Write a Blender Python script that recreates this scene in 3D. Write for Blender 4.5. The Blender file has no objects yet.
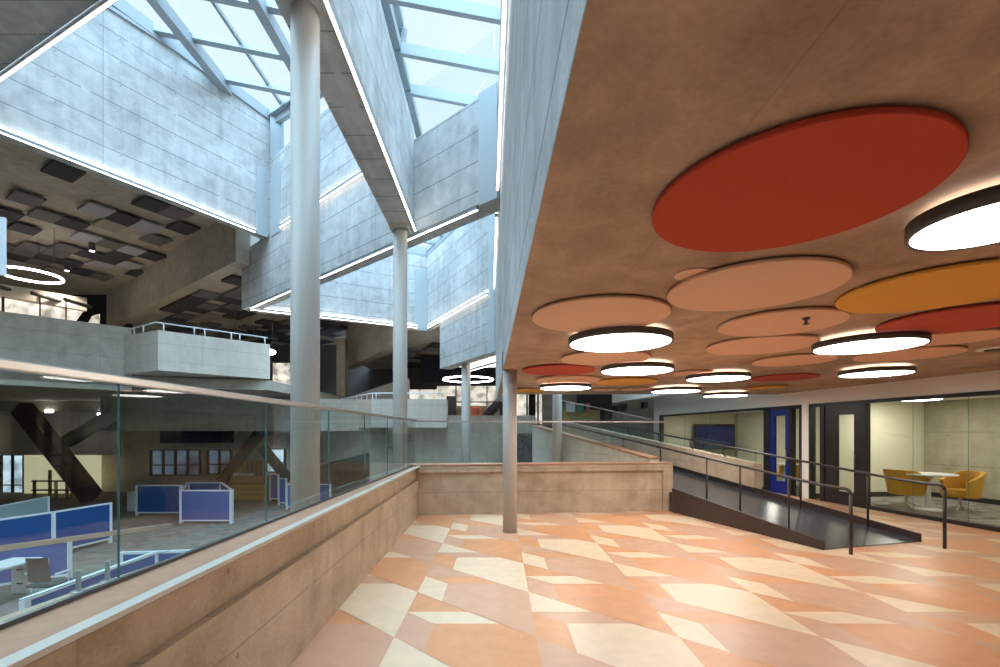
import bpy, math, random
from mathutils import Vector

# ------------------------------------------------------------------ camera, sky, sun, exposure
S = bpy.context.scene
COL = S.collection
F, CX, HY, EYE = 455.0, 500.0, 432.0, 1.6
cam_d = bpy.data.cameras.new('camera'); cam = bpy.data.objects.new('camera', cam_d); COL.objects.link(cam)
cam.location = (0, 0, EYE); cam.rotation_euler = (math.pi / 2, 0, 0)
cam_d.sensor_width = 36; cam_d.lens = F / 1000 * 36; cam_d.shift_y = (HY - 333.5) / 1000
cam_d.clip_start = 0.05; cam_d.clip_end = 400
S.camera = cam
W = bpy.data.worlds.new('sky'); S.world = W; W.use_nodes = True
wn, wl = W.node_tree.nodes, W.node_tree.links
bg = wn['Background']; bg.inputs[1].default_value = 1.38
tc = wn.new('ShaderNodeTexCoord'); nz = wn.new('ShaderNodeTexNoise'); cr = wn.new('ShaderNodeValToRGB')
nz.inputs['Scale'].default_value = 1.6; nz.inputs['Detail'].default_value = 5
wl.new(tc.outputs['Generated'], nz.inputs['Vector']); wl.new(nz.outputs[0], cr.inputs[0])
cr.color_ramp.elements[0].position = .35; cr.color_ramp.elements[0].color = (.36, .445, .50, 1)
cr.color_ramp.elements[1].position = .65; cr.color_ramp.elements[1].color = (.44, .485, .505, 1)
wl.new(cr.outputs[0], bg.inputs[0])
sun_d = bpy.data.lights.new('sun', 'SUN'); sun = bpy.data.objects.new('sun', sun_d); COL.objects.link(sun)
sun_d.energy = 13.0; sun_d.angle = math.radians(110); sun_d.color = (.52, .77, 1.0)
sun.rotation_euler = (math.radians(18), math.radians(-8), 0); sun.location = (0, 0, 30)
vs = S.view_settings
S.display_settings.display_device = 'sRGB'
vs.view_transform = 'Standard'; vs.look = 'None'; vs.gamma = 1; vs.use_curve_mapping = False
vs.exposure = 0.65
S.cycles.max_bounces = 12; S.cycles.diffuse_bounces = 8; S.cycles.transparent_max_bounces = 24
S.cycles.use_denoising = True
S.cycles.sample_clamp_indirect = 6

# ------------------------------------------------------------------ pixel helpers (survey of the photograph)
def U(px, py, Y): return ((px - CX) / F * Y, Y, EYE + (HY - py) / F * Y)
def G(px, py, z):
    Y = (z - EYE) * F / (HY - py); return ((px - CX) / F * Y, Y, z)

# ------------------------------------------------------------------ materials
def mat(name, col=(.5, .5, .5), rough=.6, metal=0, emit=None, estr=0, spec=.5, noise=0, nscale=8, bump=0):
    m = bpy.data.materials.new(name); m.use_nodes = True
    n, l = m.node_tree.nodes, m.node_tree.links; b = n['Principled BSDF']
    b.inputs['Base Color'].default_value = (*col, 1); b.inputs['Roughness'].default_value = rough
    b.inputs['Metallic'].default_value = metal; b.inputs['Specular IOR Level'].default_value = spec
    if emit: b.inputs['Emission Color'].default_value = (*emit, 1); b.inputs['Emission Strength'].default_value = estr
    if noise:
        t = n.new('ShaderNodeTexCoord'); x = n.new('ShaderNodeTexNoise'); x.inputs['Scale'].default_value = nscale; x.inputs['Detail'].default_value = 6
        l.new(t.outputs['UV'], x.inputs['Vector'])
        r = n.new('ShaderNodeValToRGB'); l.new(x.outputs[0], r.inputs[0])
        r.color_ramp.elements[0].position = .3; r.color_ramp.elements[1].position = .7
        r.color_ramp.elements[0].color = (*[c * (1 - noise) for c in col], 1); r.color_ramp.elements[1].color = (*[min(1, c * (1 + noise)) for c in col], 1)
        l.new(r.outputs[0], b.inputs['Base Color'])
        if emit:
            r2 = n.new('ShaderNodeValToRGB'); l.new(x.outputs[0], r2.inputs[0])
            r2.color_ramp.elements[0].position = .38; r2.color_ramp.elements[1].position = .62
            r2.color_ramp.elements[0].color = (*[c * (1 - noise) for c in emit], 1); r2.color_ramp.elements[1].color = (*[c * (1 + noise) for c in emit], 1)
            l.new(r2.outputs[0], b.inputs['Emission Color'])
        if bump:
            bp = n.new('ShaderNodeBump'); bp.inputs['Strength'].default_value = bump; bp.inputs['Distance'].default_value = .01
            l.new(x.outputs[0], bp.inputs['Height']); l.new(bp.outputs[0], b.inputs['Normal'])
    return m

def concrete(name, ca, cb, du=2.4, dv=.62, joint=.35, hole=1.2, grain=.25, blot=.5, rough=.75, uoff=0, voff=0, lw=.006):
    """board-marked cast concrete: mottling, form joints every dv up and du along, tie holes."""
    m = bpy.data.materials.new(name); m.use_nodes = True
    n, l = m.node_tree.nodes, m.node_tree.links; b = n['Principled BSDF']; b.inputs['Roughness'].default_value = rough
    b.inputs['Specular IOR Level'].default_value = .3
    t = n.new('ShaderNodeTexCoord'); sp = n.new('ShaderNodeSeparateXYZ'); l.new(t.outputs['UV'], sp.inputs[0])
    def M(op, a, c=None, d=None):
        x = n.new('ShaderNodeMath'); x.operation = op
        for i, v in enumerate((a, c, d)):
            if v is None: continue
            if isinstance(v, (int, float)): x.inputs[i].default_value = v
            else: l.new(v, x.inputs[i])
        return x.outputs[0]
    def N(scale, detail, dist=0, vec=None):
        x = n.new('ShaderNodeTexNoise'); x.inputs['Scale'].default_value = scale; x.inputs['Detail'].default_value = detail; x.inputs['Distortion'].default_value = dist
        l.new(vec or t.outputs['UV'], x.inputs['Vector']); return x.outputs[0]
    big = N(.55, 5, .4); mid = N(3.2, 8, .5); fine = N(38, 4)
    mp = n.new('ShaderNodeMapping'); mp.inputs['Scale'].default_value = (6, .35, 1); l.new(t.outputs['UV'], mp.inputs['Vector'])
    streak = N(1.0, 6, 0, mp.outputs[0])
    f = M('ADD', M('MULTIPLY', big, blot), M('MULTIPLY', mid, blot * .8))
    f = M('ADD', f, M('MULTIPLY', fine, grain)); f = M('ADD', f, M('MULTIPLY', streak, .3))
    f = M('DIVIDE', f, blot * 1.8 + grain + .3)
    r = n.new('ShaderNodeValToRGB'); l.new(f, r.inputs[0])
    r.color_ramp.elements[0].position = .36; r.color_ramp.elements[1].position = .64
    r.color_ramp.elements[0].color = (*ca, 1); r.color_ramp.elements[1].color = (*cb, 1)
    u = M('ADD', sp.outputs[0], uoff + 500); v = M('ADD', sp.outputs[1], voff + 500)
    wob = M('MULTIPLY', M('SUBTRACT', mid, .5), .02)
    jv = M('LESS_THAN', M('PINGPONG', M('ADD', v, wob), dv / 2), lw)
    ju = M('LESS_THAN', M('PINGPONG', u, du / 2), lw)
    hu = M('PINGPONG', M('ADD', u, hole / 4), hole / 2); hv = M('PINGPONG', M('ADD', v, dv * .1), dv / 2)
    ho = M('LESS_THAN', M('ADD', M('MULTIPLY', hu, hu), M('MULTIPLY', hv, hv)), .00032)
    dots = n.new('ShaderNodeTexVoronoi'); dots.inputs['Scale'].default_value = 1.7; l.new(t.outputs['UV'], dots.inputs['Vector'])
    pit = M('LESS_THAN', dots.outputs['Distance'], .018)
    br = M('GREATER_THAN', N(2.2, 3), .37)
    k = M('MAXIMUM', M('MULTIPLY', M('MAXIMUM', jv, M('MULTIPLY', ju, .6)), br), M('MAXIMUM', ho, pit)); k = M('MULTIPLY', k, joint)
    mx = n.new('ShaderNodeMixRGB'); l.new(k, mx.inputs[0]); l.new(r.outputs[0], mx.inputs[1]); mx.inputs[2].default_value = (*[c * .25 for c in ca], 1)
    l.new(mx.outputs[0], b.inputs['Base Color'])
    bp = n.new('ShaderNodeBump'); bp.inputs['Strength'].default_value = .35; bp.inputs['Distance'].default_value = .012
    l.new(M('SUBTRACT', M('ADD', mid, M('MULTIPLY', fine, .4)), k), bp.inputs['Height']); l.new(bp.outputs[0], b.inputs['Normal'])
    return m

def glass(name, tint=(.92, .97, .96), refl=1.0, rough=0.0):
    m = bpy.data.materials.new(name); m.use_nodes = True
    n, l = m.node_tree.nodes, m.node_tree.links; n.remove(n['Principled BSDF']); o = n['Material Output']
    tr = n.new('ShaderNodeBsdfTransparent'); tr.inputs[0].default_value = (*tint, 1)
    gl = n.new('ShaderNodeBsdfGlossy'); gl.inputs['Roughness'].default_value = rough
    lw = n.new('ShaderNodeLayerWeight'); lw.inputs[0].default_value = .5
    pw = n.new('ShaderNodeMath'); pw.operation = 'POWER'; pw.inputs[1].default_value = 4.5; l.new(lw.outputs['Facing'], pw.inputs[0])
    mu = n.new('ShaderNodeMath'); mu.operation = 'MULTIPLY_ADD'; mu.inputs[1].default_value = .55 * refl; mu.inputs[2].default_value = .035 * refl; l.new(pw.outputs[0], mu.inputs[0])
    mx = n.new('ShaderNodeMixShader'); l.new(mu.outputs[0], mx.inputs[0]); l.new(tr.outputs[0], mx.inputs[1]); l.new(gl.outputs[0], mx.inputs[2])
    l.new(mx.outputs[0], o.inputs[0]); return m

C_BEAM = concrete('cast_concrete_board_marked', (.31, .31, .305), (.66, .66, .645), du=5.0, dv=.62, hole=1.3, joint=.55, lw=.013, blot=.6, grain=.35)
C_CEIL = concrete('cast_concrete_bounce_tint', (.25, .155, .10), (.57, .39, .27), du=9.0, dv=7.3, hole=9, joint=.3, blot=1.0, lw=.004, uoff=3.2, grain=.35)  # grey concrete with the floor's warm bounce light tinted into its colour
C_PARA = concrete('cast_concrete_parapet', (.32, .235, .155), (.61, .50, .37), du=2.4, dv=.46, hole=1.2, joint=.35, blot=.8, grain=.4, voff=.05)
C_DARK = concrete('cast_concrete_darker', (.33, .295, .24), (.55, .50, .42), du=2.4, dv=.6, hole=1.2, joint=.4, blot=.7)  # cast concrete in a darker, warmer tone
C_PALE = concrete('cast_concrete_pale', (.53, .48, .41), (.72, .66, .57), du=2.2, dv=.55, hole=1.1, joint=.4)
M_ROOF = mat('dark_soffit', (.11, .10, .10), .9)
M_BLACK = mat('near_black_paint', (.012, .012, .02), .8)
M_COLUMN = mat('painted_column_grey', (.45, .42, .375), .45, noise=.04, nscale=3)
M_COLBASE = M_COLUMN
M_STEEL = mat('painted_steel_grey', (.31, .345, .37), .4)
M_PLATE = mat('flashing_plate_grey', (.42, .47, .49), .5)
M_BRUSH = mat('brushed_stainless', (.62, .60, .57), .32, 1.0)
M_ALU = mat('satin_aluminium_trim', (.56, .52, .45), .4, .15)
M_CAP = mat('polished_stone_cap', (.43, .235, .145), .4, noise=.10, nscale=14)
M_GLASS = glass('railing_glass', (.95, .985, .975), 1.0)
M_GEDGE = mat('glass_edge_teal', (.05, .16, .16), .15, spec=.8)
M_ROOFGL = glass('roof_glass', (.90, .97, 1.0), .6)
M_ROOMGL = glass('room_glass', (.93, .96, .94), .8)
M_LED = mat('led_strip_white', (1, 1, 1), .5, emit=(1, .95, .88), estr=6.0)
M_LAMP = mat('disc_lamp_diffuser', (1, 1, 1), .5, emit=(1, .95, .88), estr=9.5)
M_ROOML = mat('room_lamp_diffuser', (1, 1, 1), .5, emit=(1, .95, .82), estr=16)
M_LAMPC = mat('cool_lamp_diffuser', (1, 1, 1), .5, emit=(1, .98, .95), estr=5)
M_UPL = mat('lamp_uplight_glow', (1, 1, 1), .5, emit=(1, .95, .88), estr=2.6)
M_RING = mat('ring_lamp_glow', (1, 1, 1), .5, emit=(1, .96, .92), estr=16)
M_LEDGEGLOW = mat('ledge_painted_glow', (.9, .9, .9), .6, emit=(1, .98, .95), estr=.8)  # plain white ledge soffit; the light falling on it is put in as glow
M_HOUSE = mat('lamp_housing_charcoal', (.075, .07, .07), .5)
M_RED = mat('felt_vermilion', (.48, .056, .024), .95, noise=.05, nscale=60)
M_BRICK = mat('felt_brick_red', (.48, .07, .045), .95, noise=.05, nscale=60)
M_PINK = mat('felt_salmon_pink', (.72, .44, .30), .95, noise=.04, nscale=60)
M_ORANGE = mat('felt_ochre', (.72, .36, .06), .95, noise=.05, nscale=60)
M_TSALMON = mat('terrazzo_salmon', (.62, .30, .145), .32, noise=.06, nscale=7, spec=.4)
M_TMAUVE = mat('terrazzo_dusty_mauve', (.57, .335, .215), .32, noise=.06, nscale=7, spec=.4)
M_TCREAM = mat('terrazzo_cream', (.70, .54, .365), .32, noise=.05, nscale=7, spec=.4)
M_CARPET = mat('carpet_grey_brown', (.22, .175, .14), .95, noise=.35, nscale=3)
M_CARPETD = mat('carpet_charcoal_mottled', (.20, .18, .16), .95, noise=.75, nscale=4)
M_RAMP = mat('ramp_rubber_dark', (.055, .058, .07), .22, noise=.3, nscale=5)
M_STRINGER = mat('steel_dark_brown', (.045, .028, .025), .45)
M_HANDRAIL = mat('handrail_dark_bronze', (.05, .04, .038), .35, .4)
M_PLASTER = mat('plaster_off_white', (.90, .86, .82), .8)
M_BEIGE = mat('plaster_beige', (.74, .70, .55), .8)
M_FRAME = mat('window_frame_black', (.02, .018, .02), .4)
M_BLUEDOOR = mat('door_cobalt_blue', (.008, .022, .23), .35)
M_NAVY = mat('screen_navy_glow', (.015, .015, .06), .2, emit=(.03, .035, .20), estr=.10, noise=.3, nscale=5)
M_YELLOW = mat('upholstery_mustard', (.56, .30, .025), .8)
M_WHITE = mat('laminate_white', (.80, .80, .80), .3)
M_WFRAME = mat('powder_coat_white', (.78, .82, .86), .4)
M_PBLUE = mat('panel_fabric_blue', (.006, .075, .28), .85, noise=.15, nscale=30)
M_PPURP = mat('panel_fabric_slate_blue', (.05, .12, .36), .85, noise=.15, nscale=30)
M_FROST = mat('frosted_screen_glass', (.42, .56, .55), .25)
M_DGREY = mat('felt_charcoal', (.06, .055, .065), .95)
M_MGREY = mat('felt_mid_grey', (.17, .155, .16), .95)
M_LGREY = mat('felt_light_grey', (.42, .42, .45), .95)
M_TAN = mat('felt_warm_taupe', (.33, .28, .23), .95)
M_WOOD = mat('shelf_oak', (.45, .28, .10), .6, noise=.2, nscale=4)
M_GOLD = mat('spines_ochre', (.55, .36, .06), .7, noise=.6, nscale=25)
M_LITWIN = mat('lit_window_warm', (.8, .75, .62), .6, emit=(1, .93, .80), estr=.40, noise=.55, nscale=2.2)
C_ROOM = concrete('cast_concrete_room', (.27, .245, .175), (.46, .42, .31), du=2.4, dv=.8, hole=1.6, joint=.6, blot=.8)
M_LITROOM = mat('lit_room_wall', (.7, .66, .45), .8, emit=(1, .92, .58), estr=.28)
M_LITCOOL = mat('daylit_window', (.7, .8, .9), .6, emit=(.62, .80, .95), estr=.45, noise=.5, nscale=1.2)
M_ORBOX = mat('cabinet_orange', (.65, .16, .06), .6)
M_CHAIRG = mat('mesh_chair_grey', (.09, .085, .085), .6)

# ------------------------------------------------------------------ mesh helpers
class MB:
    def __init__(s): s.v = []; s.f = []; s.mi = []; s.cur = 0; s.sm = []
    def poly(s, pts, smooth=False):
        i = len(s.v); s.v += [tuple(p) for p in pts]; s.f.append(list(range(i, i + len(pts)))); s.mi.append(s.cur); s.sm.append(smooth); return s
    def prism(s, poly, z0, z1, caps=True):
        """vertical prism; z0/z1 numbers or lists per vertex"""
        n = len(poly); a0 = z0 if isinstance(z0, (list, tuple)) else [z0] * n; a1 = z1 if isinstance(z1, (list, tuple)) else [z1] * n
        ar = sum(poly[i][0] * poly[(i + 1) % n][1] - poly[(i + 1) % n][0] * poly[i][1] for i in range(n))
        if ar < 0: poly = poly[::-1]; a0 = a0[::-1]; a1 = a1[::-1]
        b = [(p[0], p[1], z) for p, z in zip(poly, a0)]; t = [(p[0], p[1], z) for p, z in zip(poly, a1)]
        i = len(s.v); s.v += b + t
        fs = [[i + k, i + (k + 1) % n, i + n + (k + 1) % n, i + n + k] for k in range(n)]
        fs += [list(range(i + n - 1, i - 1, -1)), list(range(i + n, i + 2 * n))]
        s.f += fs; s.mi += [s.cur] * len(fs); s.sm += [False] * len(fs); return s
    def box(s, x0, x1, y0, y1, z0, z1): return s.prism([(x0, y0), (x1, y0), (x1, y1), (x0, y1)], z0, z1)
    def bar(s, a, b, w, h, up=(0, 0, 1)):
        """box beam from a to b, w across, h along up (centred)"""
        a, b = Vector(a), Vector(b); d = (b - a).normalized(); up = Vector(up)
        if abs(d.dot(up)) > .99: up = Vector((0, 1, 0))
        x = d.cross(up).normalized(); u = x.cross(d).normalized()
        c = [(-w / 2, -h / 2), (w / 2, -h / 2), (w / 2, h / 2), (-w / 2, h / 2)]
        i = len(s.v)
        for p in (a, b): s.v += [tuple(p + x * q[0] + u * q[1]) for q in c]
        fs = [[i, i + 1, i + 2, i + 3][::1], [i + 7, i + 6, i + 5, i + 4]] + [[i + (k + 1) % 4, i + k, i + 4 + k, i + 4 + (k + 1) % 4] for k in range(4)]
        s.f += fs; s.mi += [s.cur] * 6; s.sm += [False] * 6; return s
    def tube(s, path, r, n=10, cap=True, closed=False):
        P = [Vector(p) for p in path]; m = len(P); rings = []
        rr = r if isinstance(r, (list, tuple)) else [r] * m
        px = None
        for k in range(m):
            if closed: d = (P[(k + 1) % m] - P[k - 1]).normalized()
            elif k == 0: d = (P[1] - P[0]).normalized()
            elif k == m - 1: d = (P[-1] - P[-2]).normalized()
            else: d = ((P[k + 1] - P[k]).normalized() + (P[k] - P[k - 1]).normalized()).normalized()
            if px is None:
                ref = Vector((0, 0, 1)) if abs(d.z) < .9 else Vector((1, 0, 0)); px = d.cross(ref).normalized()
            else: px = (px - d * px.dot(d)).normalized()
            y = d.cross(px).normalized(); i = len(s.v); rings.append(i)
            s.v += [tuple(P[k] + (px * math.cos(2 * math.pi * q / n) + y * math.sin(2 * math.pi * q / n)) * rr[k]) for q in range(n)]
        for k in range(m if closed else m - 1):
            a, b = rings[k], rings[(k + 1) % m]
            for q in range(n):
                s.f.append([a + q, a + (q + 1) % n, b + (q + 1) % n, b + q]); s.mi.append(s.cur); s.sm.append(True)
        if cap and not closed:
            s.f.append(list(range(rings[0] + n - 1, rings[0] - 1, -1))); s.f.append(list(range(rings[-1], rings[-1] + n))); s.mi += [s.cur] * 2; s.sm += [False] * 2
        return s
    def lathe(s, cx, cy, prof, n=48, cap0=True, cap1=True):
        rings = []
        for r, z in prof:
            rings.append(len(s.v)); s.v += [(cx + r * math.cos(2 * math.pi * q / n), cy + r * math.sin(2 * math.pi * q / n), z) for q in range(n)]
        for a, b in zip(rings, rings[1:]):
            for q in range(n):
                s.f.append([a + q, a + (q + 1) % n, b + (q + 1) % n, b + q]); s.mi.append(s.cur); s.sm.append(n > 20)
        if cap0: s.f.append(list(range(rings[0] + n - 1, rings[0] - 1, -1))); s.mi.append(s.cur); s.sm.append(False)
        if cap1: s.f.append(list(range(rings[-1], rings[-1] + n))); s.mi.append(s.cur); s.sm.append(False)
        return s
    def build(s, name, mats, parent=None, org=None):
        if org is None: org = tuple(parent['_o']) if parent is not None and '_o' in parent else (0, 0, 0)
        me = bpy.data.meshes.new(name); me.from_pydata([(x - org[0], y - org[1], z - org[2]) for x, y, z in s.v], [], s.f)
        mats = mats if isinstance(mats, (list, tuple)) else [mats]
        for m in mats: me.materials.append(m)
        me.polygons.foreach_set('material_index', s.mi); me.polygons.foreach_set('use_smooth', s.sm)
        uv = me.uv_layers.new(name='UVMap')
        for p in me.polygons:
            nn = p.normal
            if abs(nn.z) > .7: ax = (Vector((1, 0, 0)), Vector((0, 1, 0)))
            else:
                t = Vector((-nn.y, nn.x, 0)).normalized(); ax = (t, Vector((0, 0, 1)))
            for li in p.loop_indices:
                w = Vector(s.v[me.loops[li].vertex_index]); uv.data[li].uv = (w.dot(ax[0]), w.dot(ax[1]))
        me.validate()
        o = bpy.data.objects.new(name, me); COL.objects.link(o)
        if parent is not None: o.parent = parent
        else: o.location = org
        return o

def setp(o, label=None, cat=None, group=None, kind=None):
    if label: o['label'] = label
    if cat: o['category'] = cat
    if group: o['group'] = group
    if kind: o['kind'] = kind
    return o
def struct(name, mb, m, parent=None):
    o = mb.build(name, m, parent)
    if parent is None: o['kind'] = 'structure'
    return o
ORG = {}
class Thing:
    def __init__(s, name, label, cat, loc, group=None):
        s.loc = tuple(loc); s.o = bpy.data.objects.new(name, None); s.o.empty_display_size = .1; COL.objects.link(s.o); s.o.location = loc
        setp(s.o, label, cat, group)
    def part(s, name, mb, m, under=None, bevel=0):
        o = mb.build(name, m, None, s.loc); o.location = (0, 0, 0); o.parent = under or s.o
        if bevel:
            b = o.modifiers.new('bevel', 'BEVEL'); b.width = bevel; b.segments = 2; b.limit_method = 'ANGLE'
        return o
def single(name, mb, m, label, cat, loc, group=None):
    o = mb.build(name, m, None, loc); return setp(o, label, cat, group)
def dup(root, loc, label=None, group=None, rotz=None):
    r = root.copy(); COL.objects.link(r); r.location = loc
    if rotz is not None: r.rotation_euler = (0, 0, rotz)
    if label: r['label'] = label
    if group: r['group'] = group
    for ch in list(root.children):
        c = ch.copy(); COL.objects.link(c); c.parent = r
        for g in list(ch.children):
            d = g.copy(); COL.objects.link(d); d.parent = c
    return r
def lerp(a, b, t): return tuple(x + (y - x) * t for x, y in zip(a, b))

# ------------------------------------------------------------------ plan lines
def fx(Y): return .225 - .0244 * Y                      # face of the upper floor edge (fascia)
def bcY(X): return 8.95 - .852 * X                      # face line of the long zig-zag beam
def wallX(Y): return 7.77 - .15 * (Y - 8.7)             # face of the right-hand room wall
ZC = 2.59                                               # low ceiling
ZB, ZT = 6.27, 8.45                                     # beam bottom / top
LC = (-7.75, 16.15); L0 = (-15.0, 3.73)                  # upper-well wall line
FC = (-3.3, 20.6)
LOW = -1.8                                              # lower floor
FAR = 33.0

# ------------------------------------------------------------------ floor
fl = MB(); TW = 1.11; X0 = -.825; B0 = 3.55
def clip(poly, a, b, c):                                # keep a*x+b*y<=c
    out = []
    for i in range(len(poly)):
        p, q = poly[i], poly[(i + 1) % len(poly)]; dp = a * p[0] + b * p[1] - c; dq = a * q[0] + b * q[1] - c
        if dp <= 0: out.append(p)
        if dp * dq < 0: t = dp / (dp - dq); out.append((p[0] + (q[0] - p[0]) * t, p[1] + (q[1] - p[1]) * t))
    return out
FLOORPOLY_CLIPS = [(-1, -.02, 1.70), (1, .15, 9.075), (0, 1, 12.6), (0, -1, 3.0)]
SCH = {'T': (0, 1, 2), 'S': (2, 0, 1), 'Q': (1, 2, 0), 'P': (0, 1, 2)}    # salmon 0, mauve 1, cream 2
for j in range(-1, 9):
    for k in range(-9, 13):
        b = B0 + k; x = X0 + j * TW; ci = (k - j) % 3
        sh = {'T': [(0, 1), (.54, .5), (0, .5)], 'S': [(0, .5), (.54, .5), (.82, .25), (.275, .25)],
              'Q': [(0, .5), (.275, .25), (.275, -.25), (0, 0)], 'P': [(.275, .25), (.82, .25), (1.11, 0), (1.11, -1), (.275, -.25)]}
        for key, pp in sh.items():
            pl = [(x + q[0], b + q[1]) for q in pp]
            for cc in FLOORPOLY_CLIPS: pl = clip(pl, *cc) if len(pl) > 2 else pl
            if len(pl) > 2:
                fl.cur = SCH[key][ci]; fl.poly([(q[0], q[1], 0) for q in pl][::-1])
                f = fl.f[-1]
                a2 = sum(pl[i][0] * pl[(i + 1) % len(pl)][1] - pl[(i + 1) % len(pl)][0] * pl[i][1] for i in range(len(pl)))
                if a2 > 0: f.reverse()
fl.cur = 0
fl.prism([(-1.70, -3), (9.5, -3), (7.2, 12.6), (-1.9, 12.6)], -.35, -.012)
struct('floor', fl, [M_TSALMON, M_TMAUVE, M_TCREAM])
struct('floor_lower', MB().box(-32, 14, -3, FAR, LOW - .2, LOW), M_CARPET)

# ------------------------------------------------------------------ ceiling and upper floor edge
struct('ceiling', MB().prism([(fx(-3) + .002, -3), (fx(-3) + .36, -3), (fx(11.75) + .36, 11.75), (fx(11.75) + .002, 11.75)], ZC, ZC + .008).prism([(fx(-3) + .36, -3), (10.0, -3), (7.3, 11.75), (fx(11.75) + .36, 11.75)], ZC, ZC + .4), C_CEIL)
fas = MB().prism([(fx(-3), -3), (fx(-3) + .355, -3), (fx(15) + .355, 15), (fx(15), 15)], ZC + .008, 8.3)
struct('wall_fascia', fas, C_BEAM)
struct('trim_fascia_joint', MB().box(fx(7.25) - .012, fx(7.25) + .1, 7.22, 7.25, ZC - .004, 2.87), M_FRAME)

# ------------------------------------------------------------------ zig-zag beams
def beam(name, p0, p1, z0, z1, th, m=C_BEAM, side=1):
    """p0->p1 is the visible face; the body lies on the left (side=1) or right of the direction"""
    d = Vector((p1[0] - p0[0], p1[1] - p0[1])).normalized(); nrm = Vector((-d.y, d.x)) * side
    q1 = (p1[0] + nrm.x * th, p1[1] + nrm.y * th); q0 = (p0[0] + nrm.x * th, p0[1] + nrm.y * th)
    return struct(name, MB().prism([p0, p1, q1, q0], z0, z1), m)
XA = lambda Y: -1.85 - .014 * Y
beam('beam_central', (XA(-3), -3), (XA(10.6), 10.6), ZB, 8.65, .52, side=1)
bc = lambda X: (X, bcY(X))
beam('beam_long_diagonal', bc(-9.85), bc(-.06), ZB, ZT, .5, side=1)
beam('wall_upper_well_back', bc(-8.6), bc(-2.45), ZT, 11.0, .45, side=1)
beam('wall_upper_well_left', L0, LC, 8.4, 12.65, .5, side=1)
o0 = (-9.47, 8.6); od = Vector((3.17, -1.44)).normalized()
oP = (o0[0] - od.x * 1.6, o0[1] - od.y * 1.6); oQ = (o0[0] + od.x * 7.6, o0[1] + od.y * 7.6)
beam('beam_near_cross', oP, oQ, 8.4, 10.6, .75, side=-1)
beam('wall_far_well_back', (-9.6, 17.28), FC, ZB, 9.5, .4, side=1)
f2e = (fx(15.0), 15.0)
beam('wall_far_well_right', FC, f2e, ZB, 9.5, .4, side=1)
f2 = lambda t: lerp(FC, f2e, t)
beam('beam_far_drop', f2(.24), f2e, 4.28, ZB - .03, .5, C_BEAM, side=1)
# dark side beams under the coffers
nd = Vector((-.797, .604)); nA = (-9.2 + nd.x * .35, 16.1 + nd.y * .35); nB = (nA[0] + nd.x * 19, nA[1] + nd.y * 19)
beam('beam_coffer_left', nA, nB, 7.72, 9.62, .5, C_DARK, side=-1)
beam('beam_coffer_far', (-4.55, 19.9), (-9.4, 27.7), 5.45, 7.9, .5, C_DARK, side=-1)

# grey flashing plates at the inner corners of the wells
def plate(p, q, z0, z1):
    d = Vector((q[0] - p[0], q[1] - p[1])).normalized(); nn = Vector((d.y, -d.x)) * .03
    return MB().prism([p, q, (q[0] + nn.x, q[1] + nn.y), (p[0] + nn.x, p[1] + nn.y)], z0, z1)
Lt = lambda t: lerp(L0, LC, t)
struct('trim_corner_plate', plate(Lt(.935), Lt(.962), 8.3, 10.6), M_PLATE)
struct('trim_corner_plate', plate(bc(-7.85), bc(-7.30), 8.3, 10.6), M_PLATE)
struct('trim_corner_plate', plate(bc(-.42), bc(-.04), ZB - .05, 8.5), M_PLATE)
struct('trim_corner_plate', plate(lerp((-9.6, 17.28), FC, .92), FC, ZB - .1, 8.9), M_PLATE)
struct('trim_corner_plate', plate(f2(.93), f2(.995), 4.25, 8.9), M_PLATE)

# coffer ceilings, roof slabs, shell walls
struct('ceiling_coffer_left', MB().prism([(L0[0] - .4, L0[1] + .25), (LC[0] - .4, LC[1] + .25), (-9.3, 16.3), nB, (-32, 30), (-32, -3), (-18.5, -3)], 9.6, 9.9), C_DARK)
struct('ceiling_coffer_far', MB().prism([(nA[0], nA[1] + .1), bc(-9.3), (-9.6, 17.3), (-3.4, 20.7), (-4.6, 20.2), (-9.4, 27.8), (-9.4, FAR), (-28, FAR), (nB[0], nB[1] + .2)], 7.9, 8.1), C_DARK)
struct('ceiling_coffer_right', MB().prism([(-3.3, 20.75), (f2e[0], 15.2), (f2e[0] + .4, 15), (14, 15), (14, FAR), (-9.4, FAR), (-9.4, 27.8), (-4.6, 20.0)], 6.15, 6.35), C_DARK)
struct('ceiling_ledge', MB().prism([f2(.34), (f2e[0], 15.05), (f2e[0], 18.9), (-1.75, 18.9)], 4.285, 4.4), M_LEDGEGLOW)
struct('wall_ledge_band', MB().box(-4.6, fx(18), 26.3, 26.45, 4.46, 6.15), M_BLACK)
struct('ceiling_back', MB().prism([(fx(15) + .3, 18.5), (12, 18.5), (12, FAR), (fx(15) + .3, FAR)], 4.4, 4.6), M_ROOF)
struct('trim_ceiling_end', MB().prism([(fx(11.75) + .36, 11.75), (7.3, 11.75), (7.3, 11.95), (fx(11.95) + .36, 11.95)], ZC, 4.4), C_DARK)
struct('wall_far', MB().box(-32, 14, FAR, FAR + .3, LOW, 10), M_ROOF)
struct('wall_far_left', MB().box(-32.3, -32, -3, FAR, LOW, 13), C_DARK)
struct('wall_behind', MB().box(-32, 12, -3.3, -3, LOW, 14), C_PALE)
struct('wall_far_right', MB().box(14, 14.3, 11, FAR, LOW, 6.4), C_DARK)

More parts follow.
